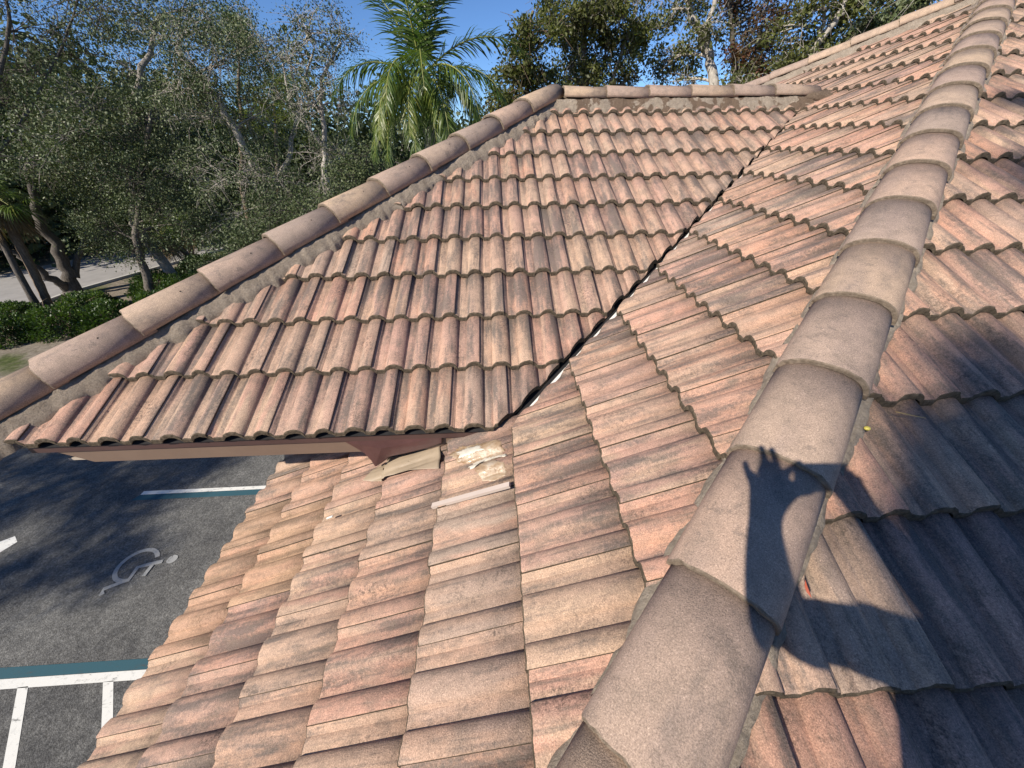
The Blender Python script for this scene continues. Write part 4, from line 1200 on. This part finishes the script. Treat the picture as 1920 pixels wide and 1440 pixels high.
make_tree('shade tree standing behind the viewer', b, [([b, b.lerp(c, 0.5), c], 0.24, 0.09)],
          [(sunp(0.66, 0.10, 14), 0.42, 0.28, 40), (sunp(0.85, -0.45, 14), 0.42, 0.30, 22), (sunp(1.25, 0.1, 14), 0.5, 0.4, 16), (sunp(1.7, 0.0, 14.5), 0.7, 0.5, 18), (sunp(0.42, 0.50, 14), 0.14, 0.10, 3), (sunp(0.92, 0.85, 14), 0.3, 0.15, 6), (sunp(0.40, 1.75, 14), 0.28, 0.16, 5), (sunp(0.35, 2.75, 14), 0.35, 0.2, 6), (sunp(1.7, -0.9, 14.5), 0.7, 0.5, 16), (sunp(1.6, 1.6, 15), 0.6, 0.5, 12), (sunp(2.6, 0.4, 15), 0.9, 0.7, 16)],
          L_DARK, B_DARK, 62, 0.11, 110, 0.15, 'shade trees outside the picture')

# ------------------------------------------------------------------ litter on the roof
bm = bmesh.new(); bmesh.ops.create_uvsphere(bm, u_segments=12, v_segments=8, radius=0.0075)
for v in bm.verts: v.co.z *= 0.8; v.co.x *= 1.2
o = bm_obj('berry', bm, simple('berry_skin', (0.55, 0.47, 0.10), 0.4, 0.4, 0.2), None, True); o.location = on_plane(1626, 803, SLOPE_B.Z, SLOPE_B.Z.dot(Vector((0, H1, 0)))+0.035)
tag(o, 'tiny yellow berry lying on the shaded slope near the hip', 'berry')
V, Fc = [], []
cB = SLOPE_B.Z.dot(Vector((0, H1, 0)))
tube(V, Fc, [on_plane(1680, 772, SLOPE_B.Z, cB+0.045), on_plane(1706, 778, SLOPE_B.Z, cB+0.047), on_plane(1736, 784, SLOPE_B.Z, cB+0.043)], [0.0016, 0.0018, 0.001], 5)
tag(mesh_obj('pine_needle', V, Fc, simple('dry_needle', (0.45, 0.30, 0.12), 0.6, 0.3)), 'dry straw coloured needle lying on the shaded slope', 'needle')
lp = on_plane(1513, 1105, SLOPE_B.Z, cB+0.036)
V = [lp+SLOPE_B.Y*a+SLOPE_B.X*b_+SLOPE_B.Z*h for a, b_, h in ((-0.018, 0, 0.004), (-0.004, 0.0055, 0.0), (0.008, 0.004, 0.001), (0.020, 0.001, 0.006), (0.006, -0.005, 0.003), (-0.006, -0.005, 0.002), (0.0, 0.0, 0.005))]
tag(mesh_obj('fallen_leaf', V, [(0, 1, 6), (1, 2, 6), (2, 3, 6), (3, 4, 6), (4, 5, 6), (5, 0, 6)], simple('red_leaf', (0.36, 0.07, 0.03), 0.5, 0.3)), 'small red leaf lying beside the hip mortar', 'leaf')
scrap = on_plane(618, 970, SLOPE_A.Z, 0.042)
bm = bmesh.new(); bmesh.ops.create_cube(bm, size=1.0)
mt = Matrix((SLOPE_A.Y, SLOPE_A.X, SLOPE_A.Z)).transposed().to_4x4(); mt.translation = scrap
for v in bm.verts: v.co = mt @ Vector((v.co.x*0.035, v.co.y*0.008, v.co.z*0.004))
tag(bm_obj('plastic_scrap', bm, M_WHITEMETAL), 'thin white scrap lying on the lower tiles', 'scrap')

# ------------------------------------------------------------------ the photographer, standing on the roof behind the camera
def build_person():
    J = {}
    def sp(n, r_, u_, t, rad): J[n] = (sunp(r_, u_, t), rad)
    def wp(n, off, rad): J[n] = (CAM+Vector(off), rad)
    wp('pelvis', (-0.03, -0.83, -0.60), 0.150)
    sp('belly', 0.53, -0.55, 0.24, 0.150)
    sp('chest', 0.475, -0.36, 0.36, 0.155)
    sp('neck', 0.42, -0.20, 0.43, 0.062)
    sp('headb', 0.36, -0.08, 0.48, 0.075)
    sp('headm', 0.325, 0.01, 0.50, 0.098)
    sp('headt', 0.31, 0.085, 0.52, 0.075)
    sp('shl', 0.34, -0.238, 0.40, 0.078)
    sp('ell', 0.112, -0.338, 0.24, 0.060)
    sp('fal', 0.045, -0.245, 0.16, 0.047)
    sp('wrl', -0.014, -0.148, 0.12, 0.036)
    sp('hal', -0.024, -0.080, 0.10, 0.046)
    sp('shr', 0.66, -0.25, 0.35, 0.075)
    sp('elr', 0.37, -0.165, 0.17, 0.055)
    sp('far', 0.25, -0.090, 0.13, 0.046)
    sp('wrr', 0.165, -0.036, 0.10, 0.036)
    sp('har', 0.118, -0.005, 0.09, 0.044)
    for k, (a, b_) in enumerate((((-0.092, -0.065), (-0.115, -0.040)), ((-0.072, -0.020), (-0.100, 0.016)), ((-0.050, -0.010), (-0.078, 0.022)), ((-0.02, -0.015), (-0.005, 0.022)))):
        sp('fl%da' % k, a[0], a[1], 0.105, 0.0095); sp('fl%db' % k, b_[0], b_[1], 0.10, 0.008)
    sp('thl', 0.012, -0.045, 0.085, 0.022); sp('thlb', 0.045, -0.03, 0.07, 0.015)
    for k, (a, b_) in enumerate((((0.10, 0.03), (0.075, 0.045)), ((0.115, 0.035), (0.095, 0.055)), ((0.095, -0.02), (0.075, -0.005)), ((0.13, 0.03), (0.115, 0.05)))):
        sp('fr%da' % k, a[0], a[1], 0.08, 0.0095); sp('fr%db' % k, b_[0], b_[1], 0.07, 0.008)
    for sg, nm in ((-1, 'l'), (1, 'r')):
        px = -0.03+sg*0.11
        gy = -0.80+0.10*sg
        gz = S*(gy-H1)-CAM.z+0.055
        wp('hp'+nm, (px, -0.83, -0.66), 0.098)
        wp('kn'+nm, (px+sg*0.03, -0.80+0.02*sg, (gz-0.66)/2-0.02), 0.064)
        wp('an'+nm, (px+sg*0.03, gy, gz+0.06), 0.042)
        wp('ft'+nm, (px+sg*0.05, gy+0.15, gz+0.065), 0.040)
    Eg = [('pelvis', 'belly'), ('belly', 'chest'), ('chest', 'neck'), ('neck', 'headb'), ('headb', 'headm'), ('headm', 'headt'), ('chest', 'shl'), ('shl', 'ell'), ('ell', 'fal'), ('fal', 'wrl'), ('wrl', 'hal'), ('chest', 'shr'), ('shr', 'elr'), ('elr', 'far'), ('far', 'wrr'), ('wrr', 'har'), ('hal', 'thl'), ('thl', 'thlb')]
    for k in range(4): Eg += [('hal', 'fl%da' % k), ('fl%da' % k, 'fl%db' % k), ('har', 'fr%da' % k), ('fr%da' % k, 'fr%db' % k)]
    for nm in 'lr': Eg += [('pelvis', 'hp'+nm), ('hp'+nm, 'kn'+nm), ('kn'+nm, 'an'+nm), ('an'+nm, 'ft'+nm)]
    names = list(J); idx = {n_: i for i, n_ in enumerate(names)}
    me = bpy.data.meshes.new('person'); me.from_pydata([tuple(J[n_][0]) for n_ in names], [(idx[a], idx[b_]) for a, b_ in Eg], [])
    o = bpy.data.objects.new('person', me); COL.objects.link(o)
    md = o.modifiers.new('skin', 'SKIN'); md.branch_smoothing = 0.6
    sv = me.skin_vertices[0].data
    for i, n_ in enumerate(names): sv[i].radius = (J[n_][1], J[n_][1]); sv[i].use_root = (n_ == 'pelvis')
    ss = o.modifiers.new('sub', 'SUBSURF'); ss.levels = 2; ss.render_levels = 2
    dg = bpy.context.evaluated_depsgraph_get(); dg.update()
    ev = o.evaluated_get(dg); nm = bpy.data.meshes.new_from_object(ev)
    o.modifiers.clear(); o.data = nm
    for mt_ in (simple('skin', (0.42, 0.25, 0.17), 0.5, 0.4), simple('shirt', (0.05, 0.08, 0.15), 0.9, 0.1), simple('trousers', (0.10, 0.09, 0.08), 0.9, 0.1), simple('shoes', (0.05, 0.04, 0.035), 0.7, 0.2)): nm.materials.append(mt_)
    kind = lambda n_: 2 if n_[:2] in ('kn', 'hp') or n_ == 'pelvis' else 3 if n_[:2] in ('an', 'ft') else 1 if n_ in ('belly', 'chest', 'shl', 'shr', 'ell', 'elr') else 0
    for p in nm.polygons:
        c_ = p.center; p.material_index = kind(min(names, key=lambda n_: (J[n_][0]-c_).length-J[n_][1])); p.use_smooth = True
    tag(o, 'person on the tiles behind the viewer, arms raised, whose shadow falls on the near hip', 'person')
    h = J['headm'][0]; face = fwd.copy(); face.z *= 0.5; face.normalize()
    hair = bmesh.new(); bmesh.ops.create_uvsphere(hair, u_segments=18, v_segments=12, radius=0.103)
    for v in hair.verts: v.co = h+Vector((0, 0, 0.028))-face*0.018+v.co
    bm_obj('hair', hair, simple('hair', (0.05, 0.035, 0.025), 0.7, 0.3), o, True)
    # phone, its lens just behind the camera point
    bm_ = bmesh.new(); bmesh.ops.create_cube(bm_, size=1.0)
    mt_ = Matrix((rgt, upv, -fwd)).transposed().to_4x4(); mt_.translation = CAM-fwd*0.012+rgt*0.050-upv*0.018
    for v in bm_.verts: v.co = mt_ @ Vector((v.co.x*0.150, v.co.y*0.074, v.co.z*0.008))
    bmesh.ops.bevel(bm_, geom=bm_.edges[:], offset=0.003, segments=2, affect='EDGES')
    tag(bm_obj('phone', bm_, simple('phone_body', (0.03, 0.03, 0.035), 0.3, 0.5)), 'dark phone held up by the person behind the viewer', 'phone')
build_person()
